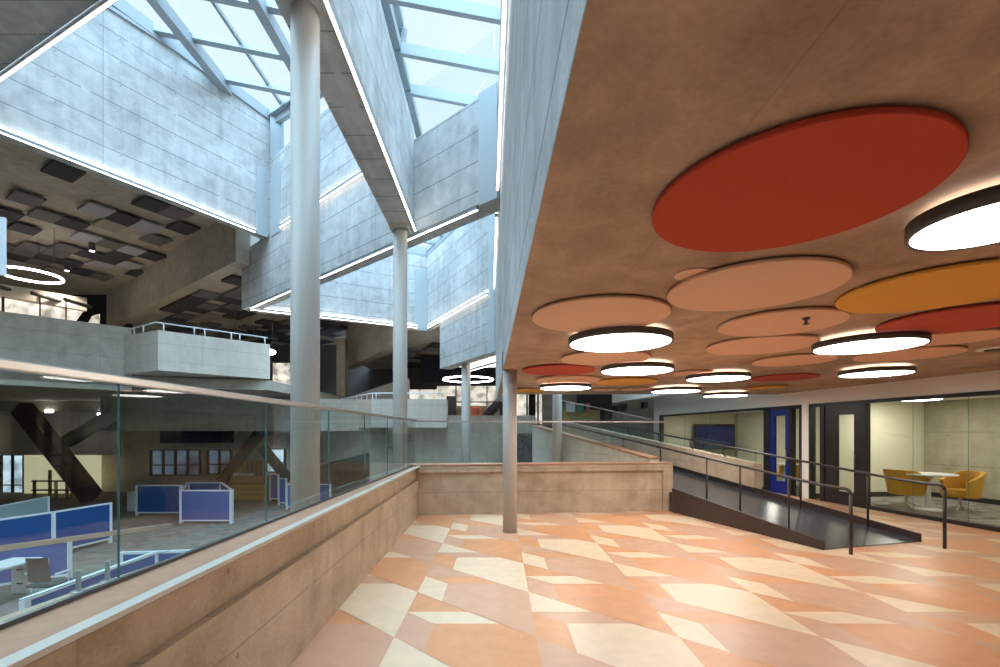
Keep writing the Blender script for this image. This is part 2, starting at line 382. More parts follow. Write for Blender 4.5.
# ------------------------------------------------------------------ skylights
def roofz(X): return 12.9 - .2 * (X + 9)
def skylight(name, poly, zf, bars, big, open_edge=None):
    t = bpy.data.objects.new(name, None); COL.objects.link(t); t['kind'] = 'structure'
    n = len(poly); MB_ = MB(); MB_.poly([(p[0], p[1], zf(*p)) for p in poly]); MB_.build('pane', M_ROOFGL, t)
    m = MB()
    for a, b, w, h in bars: m.bar((a[0], a[1], zf(*a) - h / 2 - .01), (b[0], b[1], zf(*b) - h / 2 - .01), w, h)
    for i in range(n):
        if i == open_edge: continue
        a, b = poly[i], poly[(i + 1) % n]; m.bar((a[0], a[1], zf(*a) - .09), (b[0], b[1], zf(*b) - .09), .16, .2)
    m.build('frame', M_STEEL, t)
    g = MB()
    for a, b, w, h in big: g.bar((a[0], a[1], zf(*a) - h / 2 - .12), (b[0], b[1], zf(*b) - h / 2 - .12), w, h)
    if big: g.build('rafter', M_STEEL, t)
    return t
Lx = lambda Y: L0[0] + (Y - L0[1]) * (LC[0] - L0[0]) / (LC[1] - L0[1])
s1 = [(Lx(-3), -3), (-2.4, -3), (-2.4, bcY(-2.4)), (-8.0, bcY(-8.0))]
bars = []
for X in (-14, -12.7, -11.4, -10.3, -7.26, -5.1, -4.0, -3.0):
    y0 = max(-3, L0[1] + (X - L0[0]) * (LC[1] - L0[1]) / (LC[0] - L0[0]) if False else -3); y1 = min(bcY(X), L0[1] + (X - L0[0]) * (LC[1] - L0[1]) / (LC[0] - L0[0])) if X < LC[0] else bcY(X)
    bars.append(((X, y0), (X, y1), .08, .10))
for Y in (-1, .6, 2.1, 3.6, 5.1, 6.6, 8.15, 9.7, 11.25, 12.8, 14.3):
    x0 = Lx(Y); x1 = min(-2.4, (8.95 - Y) / .852 if Y > bcY(-2.4) else -2.4)
    if x1 > x0 + .2: bars.append(((x0, Y), (x1, Y), .2, .2))
big = []
for X in (-11.9, -8.72, -5.85, -3.4):
    y1 = min(bcY(X), L0[1] + (X - L0[0]) * (LC[1] - L0[1]) / (LC[0] - L0[0])) if X < LC[0] else bcY(X)
    big.append(((X, -3), (X, y1 + .1), .24, .34))
skylight('window_1', s1, lambda x, y: roofz(x), bars, big)
# clerestory over the back wall of the upper well
def clere(name, P, Q, za, zb0, zb1, n):
    t = bpy.data.objects.new(name, None); COL.objects.link(t); t['kind'] = 'structure'
    MB().poly([(P[0], P[1], za), (Q[0], Q[1], za), (Q[0], Q[1], zb1), (P[0], P[1], zb0)]).build('pane', M_ROOFGL, t)
    m = MB(); m.bar((*P, za + .05), (*Q, za + .05), .14, .1); m.bar((*P, zb0 - .2), (*Q, zb1 - .2), .16, .34)
    for i in range(n + 1):
        c = lerp(P, Q, i / n); zt = zb0 + (zb1 - zb0) * i / n
        w = .38 if i == 0 else .1
        m.bar((*c, za), (*c, zt), w, w * .5)
    m.build('frame', M_STEEL, t)
cP, cQ = bc(-7.8), bc(-2.45)
cP = (cP[0] + .1, cP[1] + .12); cQ = (cQ[0] + .1, cQ[1] + .12)
clere('window_2', cP, cQ, 11.0, roofz(-7.8) - .05, roofz(-2.45) - .05, 5)
z2 = lambda x, y: 9.45 - .19 * (x + 1.95)
s2 = [(XA(-3) - .1, -3), (fx(-3) + .1, -3), (fx(12) + .1, 12.2), (XA(12) - .1, 12.2)]
bars = [((XA(y) - .1, y), (fx(y) + .1, y), .10, .22) for y in (-2.2, -1.05, .1, 1.25, 2.4, 3.5, 4.65, 5.8, 6.9, 8.05, 9.2, 10.3)]
skylight('window_3', s2, z2, bars, [], 2)
clere('window_4', (XA(-3) - .25, -3), (XA(10.6) - .25, 10.7), 8.65, 9.5, 9.5, 9)
clere('window_5', (fx(-3) + .12, -3), (fx(8.9) + .12, 8.9), 8.3, 9.1, 9.1, 9)
clere('window_6', (L0[0], L0[1]), (-8.0, bcY(-8.0)), 12.65, roofz(L0[0]) - .05, roofz(-8) + .05, 6)
s3 = [(-9.7, bcY(-9.7) + .4), (0.1, bcY(.1) + .4), (f2e[0] + .1, 15.1), (FC[0], FC[1] + .1)]
bars = []
for i in range(1, 7):
    a = lerp(s3[0], s3[1], i / 7); b = lerp(s3[3], s3[2], i / 7); bars.append((lerp(a, b, .35), b, .1, .16))
for i in range(2, 4):
    bars.append((lerp(s3[0], s3[3], i / 4), lerp(s3[1], s3[2], i / 4), .14, .22))
skylight('window_7', s3, lambda x, y: 9.95, bars, [], 0)
fQ = (FC[0] + .03, FC[1] + .1)
clere('window_8', fQ, (f2e[0] + .05, 15.1), 9.5, 9.95, 9.95, 5)
clere('window_9', (-9.6, 17.35), fQ, 9.5, 9.95, 9.95, 5)

bars = [((.3, y), (4.8, y), .12, .2) for y in (13.4, 14.7, 16, 17.2)]
struct('ceiling_ramp', MB().prism([(.2, 11.95), (12, 11.95), (12, 18.5), (4.8, 18.5), (4.8, 12.1), (.2, 12.1)], 4.4, 4.6), C_DARK)
skylight('window_23', [(.3, 12.1), (4.8, 12.1), (4.8, 18.5), (.3, 18.5)], lambda x, y: 4.75, bars, [])
# ------------------------------------------------------------------ strip lights along the beams
def strip(P, Q, z, off, label, up=True, group='linear strip lights on the concrete beams', nrm=None, w=.07):
    """slim aluminium channel with a lit lens above and below, held off the face by off (to the right of P->Q)"""
    P, Q = Vector(P), Vector(Q); d = (Q - P).normalized(); n = Vector((d.y, -d.x)) if nrm is None else Vector(nrm)
    a = P + n * off; b = Q + n * off; c = (a + b) / 2
    t = Thing('strip_light', label, 'light', (c.x, c.y, z), group)
    t.part('channel', MB().bar((*a, z), (*b, z), w, .085), M_STEEL)
    if up: t.part('uplight_lens', MB().bar((*a, z + .05), (*b, z + .05), w * .7, .014), M_LED)
    t.part('downlight_lens', MB().bar((*a, z - .049), (*b, z - .049), w * .45, .012), M_LED)
    return t
strip(L0, Lt(.93), 8.34, .07, 'white strip light along the foot of the big upper left concrete wall')
strip(bc(-7.25), bc(-2.5), 8.42, .07, 'white strip light on the concrete behind the tall near column')
strip((XA(-3), -3), (XA(10.45), 10.45), ZB + .0, .05, 'white strip light down the edge of the central beam')
strip(bc(-9.3), bc(-.5), ZB - .03, .05, 'white strip light behind the underside of the long diagonal beam', nrm=(-.649 * -1, .761), up=True).o.location.z
strip((-9.5, 17.33), lerp((-9.6, 17.28), FC, .93), ZB + .02, .08, 'white strip light under the far bluish well wall left of its corner')
strip(f2(.05), f2(.93), ZB + .02, .08, 'white strip light under the far bluish well wall right of its corner')
strip((fx(-1), -1), (fx(8.6), 8.6), 6.22, -.06, 'white strip light along the near length of the upper floor edge')
strip((fx(9.7), 9.7), (fx(14.5), 14.5), 6.22, -.06, 'white strip light along the far length of the upper floor edge')
strip(oP, oQ, 8.37, -.05, 'white strip light on the cross beam in the top left corner')
strip(f2(.45), f2(.93), 4.08, -.62, 'white strip light tucked beneath the lowest hanging concrete beam')

# ------------------------------------------------------------------ columns
def column(x, y, z0, z1, r, label, collar=False):
    t = Thing('round_column', label, 'column', (x, y, z0))
    t.part('shaft', MB().lathe(x, y, [(r, z0), (r, z1)], 48), M_COLUMN)
    if collar: t.part('collar', MB().box(x - r * 1.3, x + r * 1.3, y - r * 1.25, y + r * 1.25, z1, z1 + .10), M_COLUMN)
    return t.o
column(-2.165, 5.06, LOW, ZB, .152, 'tallest and nearest grey round column, beyond the left glass railing')
column(-2.27, 10.35, LOW, ZB - .1, .16, 'grey round column under the end of the central beam', True)
column(-1.33, 17.8, LOW, 4.25, .175, 'slim pale column beyond the back parapet under the lowest hanging beam')
column(.158, 7.30, 0, ZC, .113, 'short grey column standing on the patterned floor before the back parapet')
column(1.66, 13.2, LOW, 4.4, .135, 'taupe column behind the back glass, right of the foreground column')

# ------------------------------------------------------------------ left parapet and railing
def plx(Y): return -1.372 - .0215 * Y                   # inner face
def pgx(Y): return -1.668 - .0005 * Y
PZ = .93
pm = MB(); Y1 = 8.67
pm.prism([(plx(-3), -3), (plx(Y1), Y1), (-1.70, Y1 + .2), (-1.70, -3)], -.35, PZ - .25)
pm.prism([(plx(-3) - .05, -3), (plx(Y1) - .05, Y1), (-1.70, Y1 + .2), (-1.70, -3)], PZ - .25, PZ - .01)
struct('wall_parapet_left', pm, C_PARA)
struct('trim_parapet_cap', MB().prism([(plx(-3) - .0, -3), (plx(Y1) - .0, Y1), (plx(Y1), Y1 + .25), (-1.71, Y1 + .25), (-1.71, -3)], PZ - .01, PZ + .012), M_CAP)
struct('trim_parapet_edge', MB().prism([(plx(-3) + .045, -3), (plx(Y1) + .045, Y1), (plx(Y1) - .015, Y1), (plx(-3) - .015, -3)], PZ + .004, PZ + .026), M_ALU)

def pane(mb, a, b, z0, z1, th=.011):
    """glass sheet with teal cut edges: material 0 faces, 1 edges; a,b plan points"""
    d = Vector((b[0] - a[0], b[1] - a[1])).normalized(); n = Vector((-d.y, d.x)) * th / 2
    za0, zb0 = z0 if isinstance(z0, tuple) else (z0, z0); za1, zb1 = z1 if isinstance(z1, tuple) else (z1, z1)
    A = [(a[0] + n.x, a[1] + n.y), (b[0] + n.x, b[1] + n.y), (b[0] - n.x, b[1] - n.y), (a[0] - n.x, a[1] - n.y)]
    p = lambda i, z: (*A[i], z)
    mb.cur = 0
    mb.poly([p(1, zb0), p(0, za0), p(0, za1), p(1, zb1)]); mb.poly([p(3, za0), p(2, zb0), p(2, zb1), p(3, za1)])
    mb.poly([p(2, zb0), p(1, zb0), p(1, zb1), p(2, zb1)])
    mb.cur = 1
    mb.poly([p(0, za0), p(3, za0), p(3, za1), p(0, za1)])
    mb.poly([p(0, za1), p(3, za1), p(2, zb1), p(1, zb1)]); mb.poly([p(0, za0), p(1, zb0), p(2, zb0), p(3, za0)])
    return mb
RT = 1.845
gr = Thing('glass_railing', 'long glass railing with steel top rail on the left parapet', 'railing', (-1.67, 3, PZ + .012))
ys = [-1.6, -.4, .78, 1.985, 3.24, 4.43, 5.60, 6.75, 7.9, 9.0]
for a, b in zip(ys, ys[1:]):
    gr.part('glass_pane', pane(MB(), (pgx(a), a + .006), (pgx(b), b - .006), PZ + .03, RT - .03), [M_GLASS, M_GEDGE])
gr.part('top_rail', MB().bar((pgx(-1.6), -1.6, RT - .018), (pgx(9.05), 9.05, RT - .018), .052, .036), M_BRUSH, bevel=.006)
gr.part('base_channel', MB().bar((pgx(-1.6), -1.6, PZ + .022), (pgx(9.05), 9.05, PZ + .02), .026, .016), M_HOUSE)

# ------------------------------------------------------------------ back parapet and railing
bp0, bp1 = Vector((-1.56, 8.67)), Vector((3.30, 9.18)); bd = (bp1 - bp0).normalized(); bn = Vector((-bd.y, bd.x))
def bpt(s, o): p = bp0 + bd * s + bn * o; return (p.x, p.y)
BL = (bp1 - bp0).length; BZ = .955
pm = MB()
pm.prism([bpt(-.3, .06), bpt(BL, .06), bpt(BL, .42), bpt(-.3, .42)], -.35, BZ - .01)
pm.prism([bpt(0.0, 0), bpt(BL, 0), bpt(BL, .06), bpt(0.0, .06)], BZ - .13, BZ - .01)
pm.prism([bpt(BL, -.0), bpt(BL + .2, -.0), bpt(BL + .2, .42), bpt(BL, .42)], -.35, BZ + .0)
struct('wall_parapet_back', pm, C_PARA)
struct('trim_back_cap', MB().prism([bpt(-.2, -.01), bpt(BL + .21, -.01), bpt(BL + .21, .44), bpt(-.2, .44)], BZ, BZ + .022), M_CAP)
gb = Thing('glass_railing', 'frameless glass railing along the back parapet', 'railing', (*bpt(BL / 2, .25), BZ + .02))
n = 5; gs = [-.05 + (BL + .22) * i / n for i in range(n + 1)]
for a, b in zip(gs, gs[1:]):
    gb.part('glass_pane', pane(MB(), bpt(a + .006, .25), bpt(b - .006, .25), BZ + .022, 1.80), [M_GLASS, M_GEDGE])
gb.part('top_rail', MB().bar((*bpt(-.05, .25), 1.808), (*bpt(BL + .17, .25), 1.808), .04, .03), M_BRUSH)

# ------------------------------------------------------------------ outer ledge with spigots, seen through the left glass
struct('trim_outer_ledge', MB().prism([(-2.98, 1.4), (-3.12, 1.4), (-2.92, 4.1), (-2.79, 4.1)], .2, .48).prism([(-1.7, 1.4), (-2.98, 1.4), (-2.79, 4.1), (-1.7, 4.1)], .2, .42), C_PARA)
og = Thing('glass_railing', 'low glass guard on short steel spigots, outside the left parapet', 'railing', (-2.98, 2.9, .48))
og.part('glass_pane', pane(MB(), (-3.04, 1.5), (-2.90, 4.0), .56, (1.01, .765), .012), [M_GLASS, M_GEDGE])
og.part('top_rail', MB().bar((-3.04, 1.5, 1.026), (-2.90, 4.0, .78), .05, .03), M_BRUSH)
for yy in (3.18, 3.40):
    x = -3.04 + (yy - 1.5) * .056
    sp = og.part('spigot', MB().lathe(x, yy, [(.015, .48), (.015, .635)], 16), M_STEEL)
    og.part('flange', MB().lathe(x, yy, [(.045, .48), (.045, .49), (.03, .495)], 16), M_BRUSH, under=sp)

# ------------------------------------------------------------------ ceiling discs
def disc_fit(x1, x2, yn, yf, z):
    h = z - EYE; Zc = .5 * F * h * (1 / (HY - yn) + 1 / (HY - yf))
    t1, t2 = math.atan((x1 - CX) / F), math.atan((x2 - CX) / F); tc_ = (t1 + t2) / 2
    D = Zc / math.cos(tc_); return D * math.sin(tc_), Zc, D * math.sin((t2 - t1) / 2)
PADS = [   # pixel extents surveyed from the photograph
 ((652, 969, 115, 252), M_RED, 'largest vermilion red felt disc, nearest on the brown concrete ceiling'),
 ((667, 853, 259.5, 312), M_PINK, 'large salmon pink felt disc just beyond the biggest red disc'),
 ((532, 671, 297, 333), M_PINK, 'salmon pink felt disc nearest the left edge of the ceiling'),
 ((828, 1085, 262, 313), M_ORANGE, 'big ochre yellow felt disc at the right beside the near lamp'),
 ((713, 857, 308, 338), M_PINK, 'salmon pink felt disc carrying the tiny sprinkler head'),
 ((875, 1062, 305, 335), M_BRICK, 'brick red felt disc at the right beyond the ochre disc'),
 ((706, 821, 336, 355.5), M_PINK, 'salmon pink felt disc beyond the one with the sprinkler, left of a lamp'),
 ((561, 651, 353, 364.5), M_PINK, 'salmon pink felt disc behind the leftmost large lamp'),
 ((522, 595, 364.5, 376.5), M_BRICK, 'small red felt disc beside the foreground column top'),
 ((536, 601, 376, 384), M_PINK, 'small pink felt disc behind the red one by the column'),
 ((595, 658, 377.5, 386.5), M_ORANGE, 'small ochre felt disc in the middle of the far ceiling'),
 ((752, 838, 355.5, 366.5), M_PINK, 'salmon pink felt disc behind the lamp in the right middle'),
 ((905, 1010, 329, 347.5), M_PINK, 'salmon pink felt disc right of the wide lamp near the wall'),
 ((852, 968, 348.5, 361.5), M_PINK, 'thin salmon pink felt disc between two lamps at the right'),
 ((751, 820, 373.5, 382.5), M_BRICK, 'small brick red felt disc between two far lamps at right'),
 ((674, 714, 370, 377), M_PINK, 'tiny pink felt disc left of a middle lamp'),
 ((747, 788, 384.8, 390.5), M_ORANGE, 'tiny ochre felt disc near the right wall on the far ceiling'),
 ((512, 546, 387.4, 394), M_ORANGE, 'tiny ochre felt disc just right of the foreground column'),
 ((620, 650, 387.5, 391.8), M_PINK, 'tiny pink felt disc beyond the middle ochre one'),
 ((592, 617, 388, 392.2), M_PINK, 'tiny pink felt disc right of the far left lamp'),
 ((674, 711, 267.5, 281), M_PINK, 'small salmon disc peeking out left of the large pink disc'),
]
zp = 2.556
placed = []
fits = {lab: list(disc_fit(*q, 2.586 if 'peeking' in lab else zp)) for (q, m, lab) in PADS}
for it in range(3):
    ks = [k for k in fits if 'peeking' not in k]
    for i, a in enumerate(ks):
        for b in ks[i + 1:]:
            A_, B_ = fits[a], fits[b]; ov = A_[2] + B_[2] + .01 - math.hypot(A_[0] - B_[0], A_[1] - B_[1])
            if ov > 0: t_ = A_[2] + B_[2]; A_[2] -= ov * A_[2] / t_; B_[2] -= ov * B_[2] / t_
for (q, m, lab) in PADS:
    X, Y, R = fits[lab]
    placed.append((X, Y, R, lab))
    if 'peeking' in lab:
        single('acoustic_disc', MB().lathe(X, Y, [(R, 2.583), (R, 2.589)], 48), M_PINK, lab, 'ceiling panel', (X, Y, ZC), 'round felt discs on the low ceiling'); continue
    mb = MB().lathe(X, Y, [(R - .004, zp), (R, zp + .004), (R, zp + .022), (R * .99, zp + .022)], 72)
    t = Thing('acoustic_disc', lab, 'ceiling panel', (X, Y, ZC), 'round felt discs on the low ceiling')
    t.part('felt_pad', mb, m)
    t.part('spacer', MB().lathe(X, Y, [(R * .5, zp + .022), (R * .5, ZC - .001)], 24), M_HOUSE)
    if 'sprinkler' in lab and lab.startswith('salmon pink felt disc carrying'):
        sx, sy, _ = G(806, 318, zp)
        s_ = Thing('sprinkler_head', 'tiny dark sprinkler head poking through a pink disc', 'sprinkler', (sx, sy, zp))
        s_.part('body', MB().lathe(sx, sy, [(.03, zp), (.028, zp - .012), (.012, zp - .02), (.012, zp - .05)], 16), M_HOUSE)
        s_.part('deflector', MB().lathe(sx, sy, [(.026, zp - .055), (.026, zp - .05)], 16), M_HOUSE)
LAMPS = [
 ((906, 1105, 178, 257), 'largest white disc lamp cut by the right edge of the picture'),
 ((812, 931, 334, 357), 'wide white disc lamp below the brick red disc at right'),
 ((569, 673, 330, 354), 'largest white disc lamp near the left edge of the low ceiling'),
 ((601, 674, 364, 377), 'white disc lamp in the middle, second in the left row'),
 ((540, 591, 384, 392), 'small far white disc lamp behind the foreground column'),
 ((838, 916, 367, 380), 'white disc lamp close to the room wall at right'),
 ((686, 751, 373, 384), 'white disc lamp in the centre row of the far ceiling'),
 ((651, 701, 387, 395.3), 'small white disc lamp above the end of the back glass'),
 ((703, 748, 392, 399.3), 'farthest small white disc lamp, near the blue door'),
]
zl = 2.484
for (q, lab) in LAMPS:
    X, Y, R = disc_fit(*q, zl)
    placed.append((X, Y, R, lab))
    t = Thing('disc_lamp', lab, 'ceiling light', (X, Y, ZC), 'round disc lamps on the low ceiling')
    t.part('diffuser', MB().lathe(X, Y, [(R - .012, zl), (R - .012, zl + .01)], 72), M_LAMP)
    t.part('housing', MB().lathe(X, Y, [(R - .010, zl + .011), (R - .010, zl - .003), (R + .006, zl - .003), (R + .006, zl + .062), (R - .02, zl + .062)], 72, cap0=False), M_HOUSE)
    t.part('uplight_ring', MB().lathe(X, Y, [(R - .05, zl + .063), (R - .05, zl + .068)], 72), M_UPL)
    t.part('mount', MB().lathe(X, Y, [(.12, zl + .069), (.12, ZC - .001)], 24), M_HOUSE)
OVER = [(a[3], b[3], round(math.hypot(a[0] - b[0], a[1] - b[1]) - a[2] - b[2], 2)) for i, a in enumerate(placed) for b in placed[i + 1:] if math.hypot(a[0] - b[0], a[1] - b[1]) < a[2] + b[2]]
for q in OVER: print('OVERLAP', q)
for q in placed: print('DISC', [round(x, 2) for x in q[:3]], q[3])
sx, sy, _ = G(995, 348, ZC)
sp_ = Thing('ceiling_speaker', 'small round ceiling speaker by the right picture edge', 'speaker', (sx, sy, ZC))
sp_.part('rim', MB().lathe(sx, sy, [(.16, ZC - .02), (.16, ZC)], 32), M_PLASTER)
sp_.part('grille', MB().lathe(sx, sy, [(.09, ZC - .035), (.09, ZC - .02)], 32), M_HOUSE)

# ------------------------------------------------------------------ ramp
ra = Vector((4.39, 6.17)); rb = Vector((6.09, 6.62)); rd = Vector((-.307, .952)); SL = .118
def rl(s): p = ra + rd * s; return (p.x, p.y)
def rr(s): p = rb + rd * s; return (p.x, p.y)
RL = 13.0; RS = .02
rp = Thing('ramp', 'dark sloping access ramp rising from the patterned floor past the back parapet', 'ramp', (5.25, 6.4, 0))
rp.part('deck', MB().prism([rl(0), rr(0), rr(RL), rl(RL)], [.002] * 4, [.012, .012, RS + SL * RL, RS + SL * RL]), M_RAMP)
def side_plate(fn, s0, s1, out):
    a, b = fn(s0), fn(s1); n = Vector((.952, .307)) * out
    return MB().prism([a, b, (b[0] + n.x, b[1] + n.y), (a[0] + n.x, a[1] + n.y)], [.003] * 4, [RS + SL * s0 + .105, RS + SL * s1 + .105, RS + SL * s1 + .105, RS + SL * s0 + .105])
rp.part('side_plate', side_plate(rl, -.02, 3.05, -.03), M_STRINGER)
rp.part('side_plate', side_plate(rr, -.02, 3.2, .03), M_STRINGER)
rz = lambda s: RS + SL * s
# solid side walls higher up the ramp with glass above
def ramp_wall(name, fn, s0, s1, out, h, m):
    a, b = fn(s0), fn(s1); n = Vector((.952, .307)) * out
    return struct(name, MB().prism([a, b, (b[0] + n.x, b[1] + n.y), (a[0] + n.x, a[1] + n.y)], [-.3] * 4, [rz(s0) + h, rz(s1) + h, rz(s1) + h, rz(s0) + h]), m)
ramp_wall('wall_ramp_left', rl, 3.5, 10.0, -.22, .60, C_PALE)
ramp_wall('wall_ramp_right', rr, 2.85, 11.5, .2, .60, C_PARA)
struct('baseboard_ramp', MB().prism([rr(2.83), (rr(2.83)[0] - .012, rr(2.83)[1] - .004), (rr(11.4)[0] - .012, rr(11.4)[1] - .004), rr(11.4)], [rz(2.83)] * 2 + [rz(11.4)] * 2, [rz(2.83) + .10] * 2 + [rz(11.4) + .10] * 2), M_FRAME)
struct('trim_ramp_cap_left', MB().bar((*lerp(rl(3.5), (rl(3.5)[0] - .21, rl(3.5)[1] - .07), .5), rz(3.5) + .62), (*lerp(rl(10.0), (rl(10.0)[0] - .21, rl(10.0)[1] - .07), .5), rz(10.0) + .62), .26, .04), M_CAP)
g2 = Thing('glass_railing', 'sloping glass railing on the ramp wall before the meeting rooms', 'railing', (*rr(6), rz(6) + .6))
for i in range(6):
    s0, s1 = 2.9 + 1.4 * i, 2.9 + 1.4 * (i + 1); a, b = rr(s0 + .01), rr(s1 - .01)
    a, b = (a[0] + .1, a[1] + .03), (b[0] + .1, b[1] + .03)
    g2.part('glass_pane', pane(MB(), a, b, (rz(s0) + .6, rz(s1) + .6), (rz(s0) + .90, rz(s1) + .90), .012), [M_GLASS, M_GEDGE])
def handrail(label, fn, off, sfront, s0, s1, h, posts, bracket=None):
    f0 = Vector(fn(sfront)) ; n = Vector((.952, .307)) * off
    P = lambda s: Vector(fn(s)) + n
    base = P(sfront); t = Thing('handrail', label, 'handrail', (base.x, base.y, 0))
    zr = lambda s: rz(max(0, s)) + h
    path = []
    for k in range(5):
        a = math.pi / 2 * k / 4; r = .07
        q = P(sfront + r - r * math.cos(a)); path.append((q.x, q.y, zr(sfront) - r + r * math.sin(a)))
    for s in (s0, .15, s1): q = P(s); path.append((q.x, q.y, zr(s)))
    t.part('rail', MB().tube(path, .021, 10), M_HANDRAIL)
    t.part('front_post', MB().tube([(base.x, base.y, 0), (base.x, base.y, zr(sfront) - .065)], .021, 10), M_HANDRAIL)
    for s in posts:
        q = P(s); t.part('post', MB().tube([(q.x, q.y, rz(s) - .01), (q.x, q.y, zr(s) - .015)], .017, 8), M_HANDRAIL)
    for s in bracket or []:
        q = P(s); w = Vector(fn(s)) + Vector((.952, .307)) * .0
        t.part('bracket', MB().tube([(q.x, q.y, zr(s) - .015), (q.x, q.y, zr(s) - .16), (w.x, w.y, zr(s) - .24)], .012, 6), M_HANDRAIL)
    return t
handrail('dark metal handrail on the near left side of the ramp', rl, .12, -.27, -.12, 9.5, .83, (.62, 1.52, 2.28, 3.6, 5.0))
handrail('dark metal handrail on the right side of the ramp facing the rooms', rr, -.10, -.36, -.15, 10.5, .85, (.62, 1.75), (3.6, 4.6, 5.8, 7.2))

# ------------------------------------------------------------------ right wall with rooms
FT = 2.27
def wseg(Y0, Y1, z0, z1, th=.14, front=0):
    return [(wallX(Y0) + front, Y0), (wallX(Y0) + th, Y0 + th * .15), (wallX(Y1) + th, Y1 + th * .15), (wallX(Y1) + front, Y1)], z0, z1
wm = MB(); wm.prism(*wseg(-3, 18.6, FT, ZC + .02)); wm.prism(*wseg(10.93, 11.16, 0, FT)); wm.prism(*wseg(18.1, 18.6, 0, FT)); wm.prism(*wseg(-3, 5.0, 0, FT))
wm.prism(*wseg(11.9, 18.6, ZC, 4.4))
struct('wall_right', wm, M_PLASTER)
def fr(name, Y0, Y1, z0, z1, proud=.02, th=.1, m=M_FRAME, parent=None):
    return struct(name, MB().prism(*wseg(Y0, Y1, z0, z1, th, -proud)), m, parent)
# window of the second room
def holder(name):
    t = bpy.data.objects.new(name, None); COL.objects.link(t); t['kind'] = 'structure'; return t
def glassline(mb, Y0, Y1, z0, z1, o=.05):
    return pane(mb, (wallX(Y0) + o, Y0), (wallX(Y1) + o, Y1), z0, z1, .012)
w = holder('window_10'); fm = MB()
for a in ((12.32, 18.1, FT - .07, FT), (12.32, 18.1, 0, .09), (17.98, 18.1, 0, FT), (12.32, 12.42, 0, FT)): fm.prism(*wseg(*a, .1, -.02))
fm.build('frame', M_FRAME, w)
for a, b in ((12.42, 13.6), (13.6, 14.9), (14.9, 16.4), (16.4, 17.98)): glassline(MB(), a + .008, b - .008, .09, FT - .07).build('pane', [M_ROOMGL, M_GEDGE], w)
# blue door with sidelight
d = holder('door_1'); fm = MB()
for a in ((11.16, 12.32, FT - .08, FT), (12.2, 12.32, 0, FT), (11.16, 11.22, 0, FT), (11.45, 11.55, 0, FT)): fm.prism(*wseg(*a, .1, -.02))
fm.build('frame', M_FRAME, d)
fm = MB()
for a in ((11.55, 11.68, .0, FT - .08), (12.06, 12.2, 0, FT - .08), (11.68, 12.06, 0, .32), (11.68, 12.06, 2.02, FT - .08)): fm.prism(*wseg(*a, .07, .0))
lf = fm.build('leaf', M_BLUEDOOR, d); glassline(MB(), 11.68, 12.06, .32, 2.02, .04).build('pane', [M_ROOMGL, M_GEDGE], d)
glassline(MB(), 11.22, 11.45, .05, FT - .08).build('sidelight', [M_ROOMGL, M_GEDGE], d)
MB().bar((wallX(11.6) - .05, 11.6, .85), (wallX(11.6) - .05, 11.6, 1.15), .02, .02).build('handle', M_BRUSH, d)
# black door with sidelight
d = holder('door_2'); fm = MB()
for a in ((9.5, 10.93, FT - .08, FT), (10.86, 10.93, 0, FT), (10.5, 10.62, 0, FT), (9.5, 9.62, 0, FT)): fm.prism(*wseg(*a, .1, -.02))
fm.build('frame', M_FRAME, d)
fm = MB()
for a in ((10.2, 10.5, 0, FT - .08), (9.62, 9.78, 0, FT - .08), (9.78, 10.2, 0, .28), (9.78, 10.2, 1.98, FT - .08)): fm.prism(*wseg(*a, .07, .0))
fm.build('leaf', M_FRAME, d); glassline(MB(), 9.78, 10.2, .28, 1.98, .04).build('pane', [M_ROOMGL, M_GEDGE], d)
glassline(MB(), 10.62, 10.86, .05, FT - .08).build('sidelight', [M_ROOMGL, M_GEDGE], d)
MB().bar((wallX(9.72) - .05, 9.72, .85), (wallX(9.72) - .05, 9.72, 1.1), .02, .02).build('handle', M_BRUSH, d)
# glass front of the near room
w = holder('window_11'); fm = MB()
for a in ((4.9, 9.5, FT - .07, FT), (4.9, 9.5, 0, .07)): fm.prism(*wseg(*a, .1, -.02))
fm.build('frame', M_FRAME, w)
for a, b in ((5.0, 6.85), (6.85, 7.73), (7.73, 8.62), (8.62, 9.5)): glassline(MB(), a + .006, b - .006, .07, FT - .07).build('pane', [M_ROOMGL, M_GEDGE], w)
# room shells
rv = Vector((.989, .148))
def roff(Y, s): return (wallX(Y) + .15 + rv.x * s, Y + rv.y * s)
struct('floor_room', MB().prism([roff(4.9, -.05), roff(4.9, 3.6), roff(18.6, 3.6), roff(18.6, -.05)], -.2, .006), M_CARPETD)
struct('ceiling_room', MB().prism([roff(4.9, 0), roff(4.9, 3.6), roff(18.6, 3.6), roff(18.6, 0)], 2.36, 2.5), M_PLASTER)
struct('wall_room_partition', MB().prism([roff(11.0, 0), roff(11.0, 3.5), roff(11.12, 3.5), roff(11.12, 0)], 0, 2.36), M_BEIGE)
struct('wall_room_back', MB().prism([roff(4.9, 3.13), roff(10.99, 3.13), roff(10.99, 3.4), roff(4.9, 3.4)], 0, 2.36), C_ROOM)
struct('wall_room_near', MB().prism([roff(4.8, 0), roff(4.8, 3.5), roff(4.95, 3.5), roff(4.95, 0)], 0, 2.36), M_BEIGE)
struct('wall_room_end', MB().prism([roff(18.4, 0), roff(18.4, 3.5), roff(18.55, 3.5), roff(18.55, 0)], 0, 2.36), M_BEIGE)
struct('wall_room_side', MB().prism([roff(11.12, 3.3), roff(18.4, 3.3), roff(18.4, 3.5), roff(11.12, 3.5)], 0, 2.36), M_BEIGE)
struct('baseboard_room', MB().prism([roff(10.96, 0.02), roff(10.96, 3.1), roff(10.99, 3.1), roff(10.99, 0.02)], .006, .12), M_FRAME)
struct('baseboard_room_back', MB().prism([roff(4.95, 3.10), roff(10.96, 3.10), roff(10.96, 3.125), roff(4.95, 3.125)], .006, .12), M_FRAME)
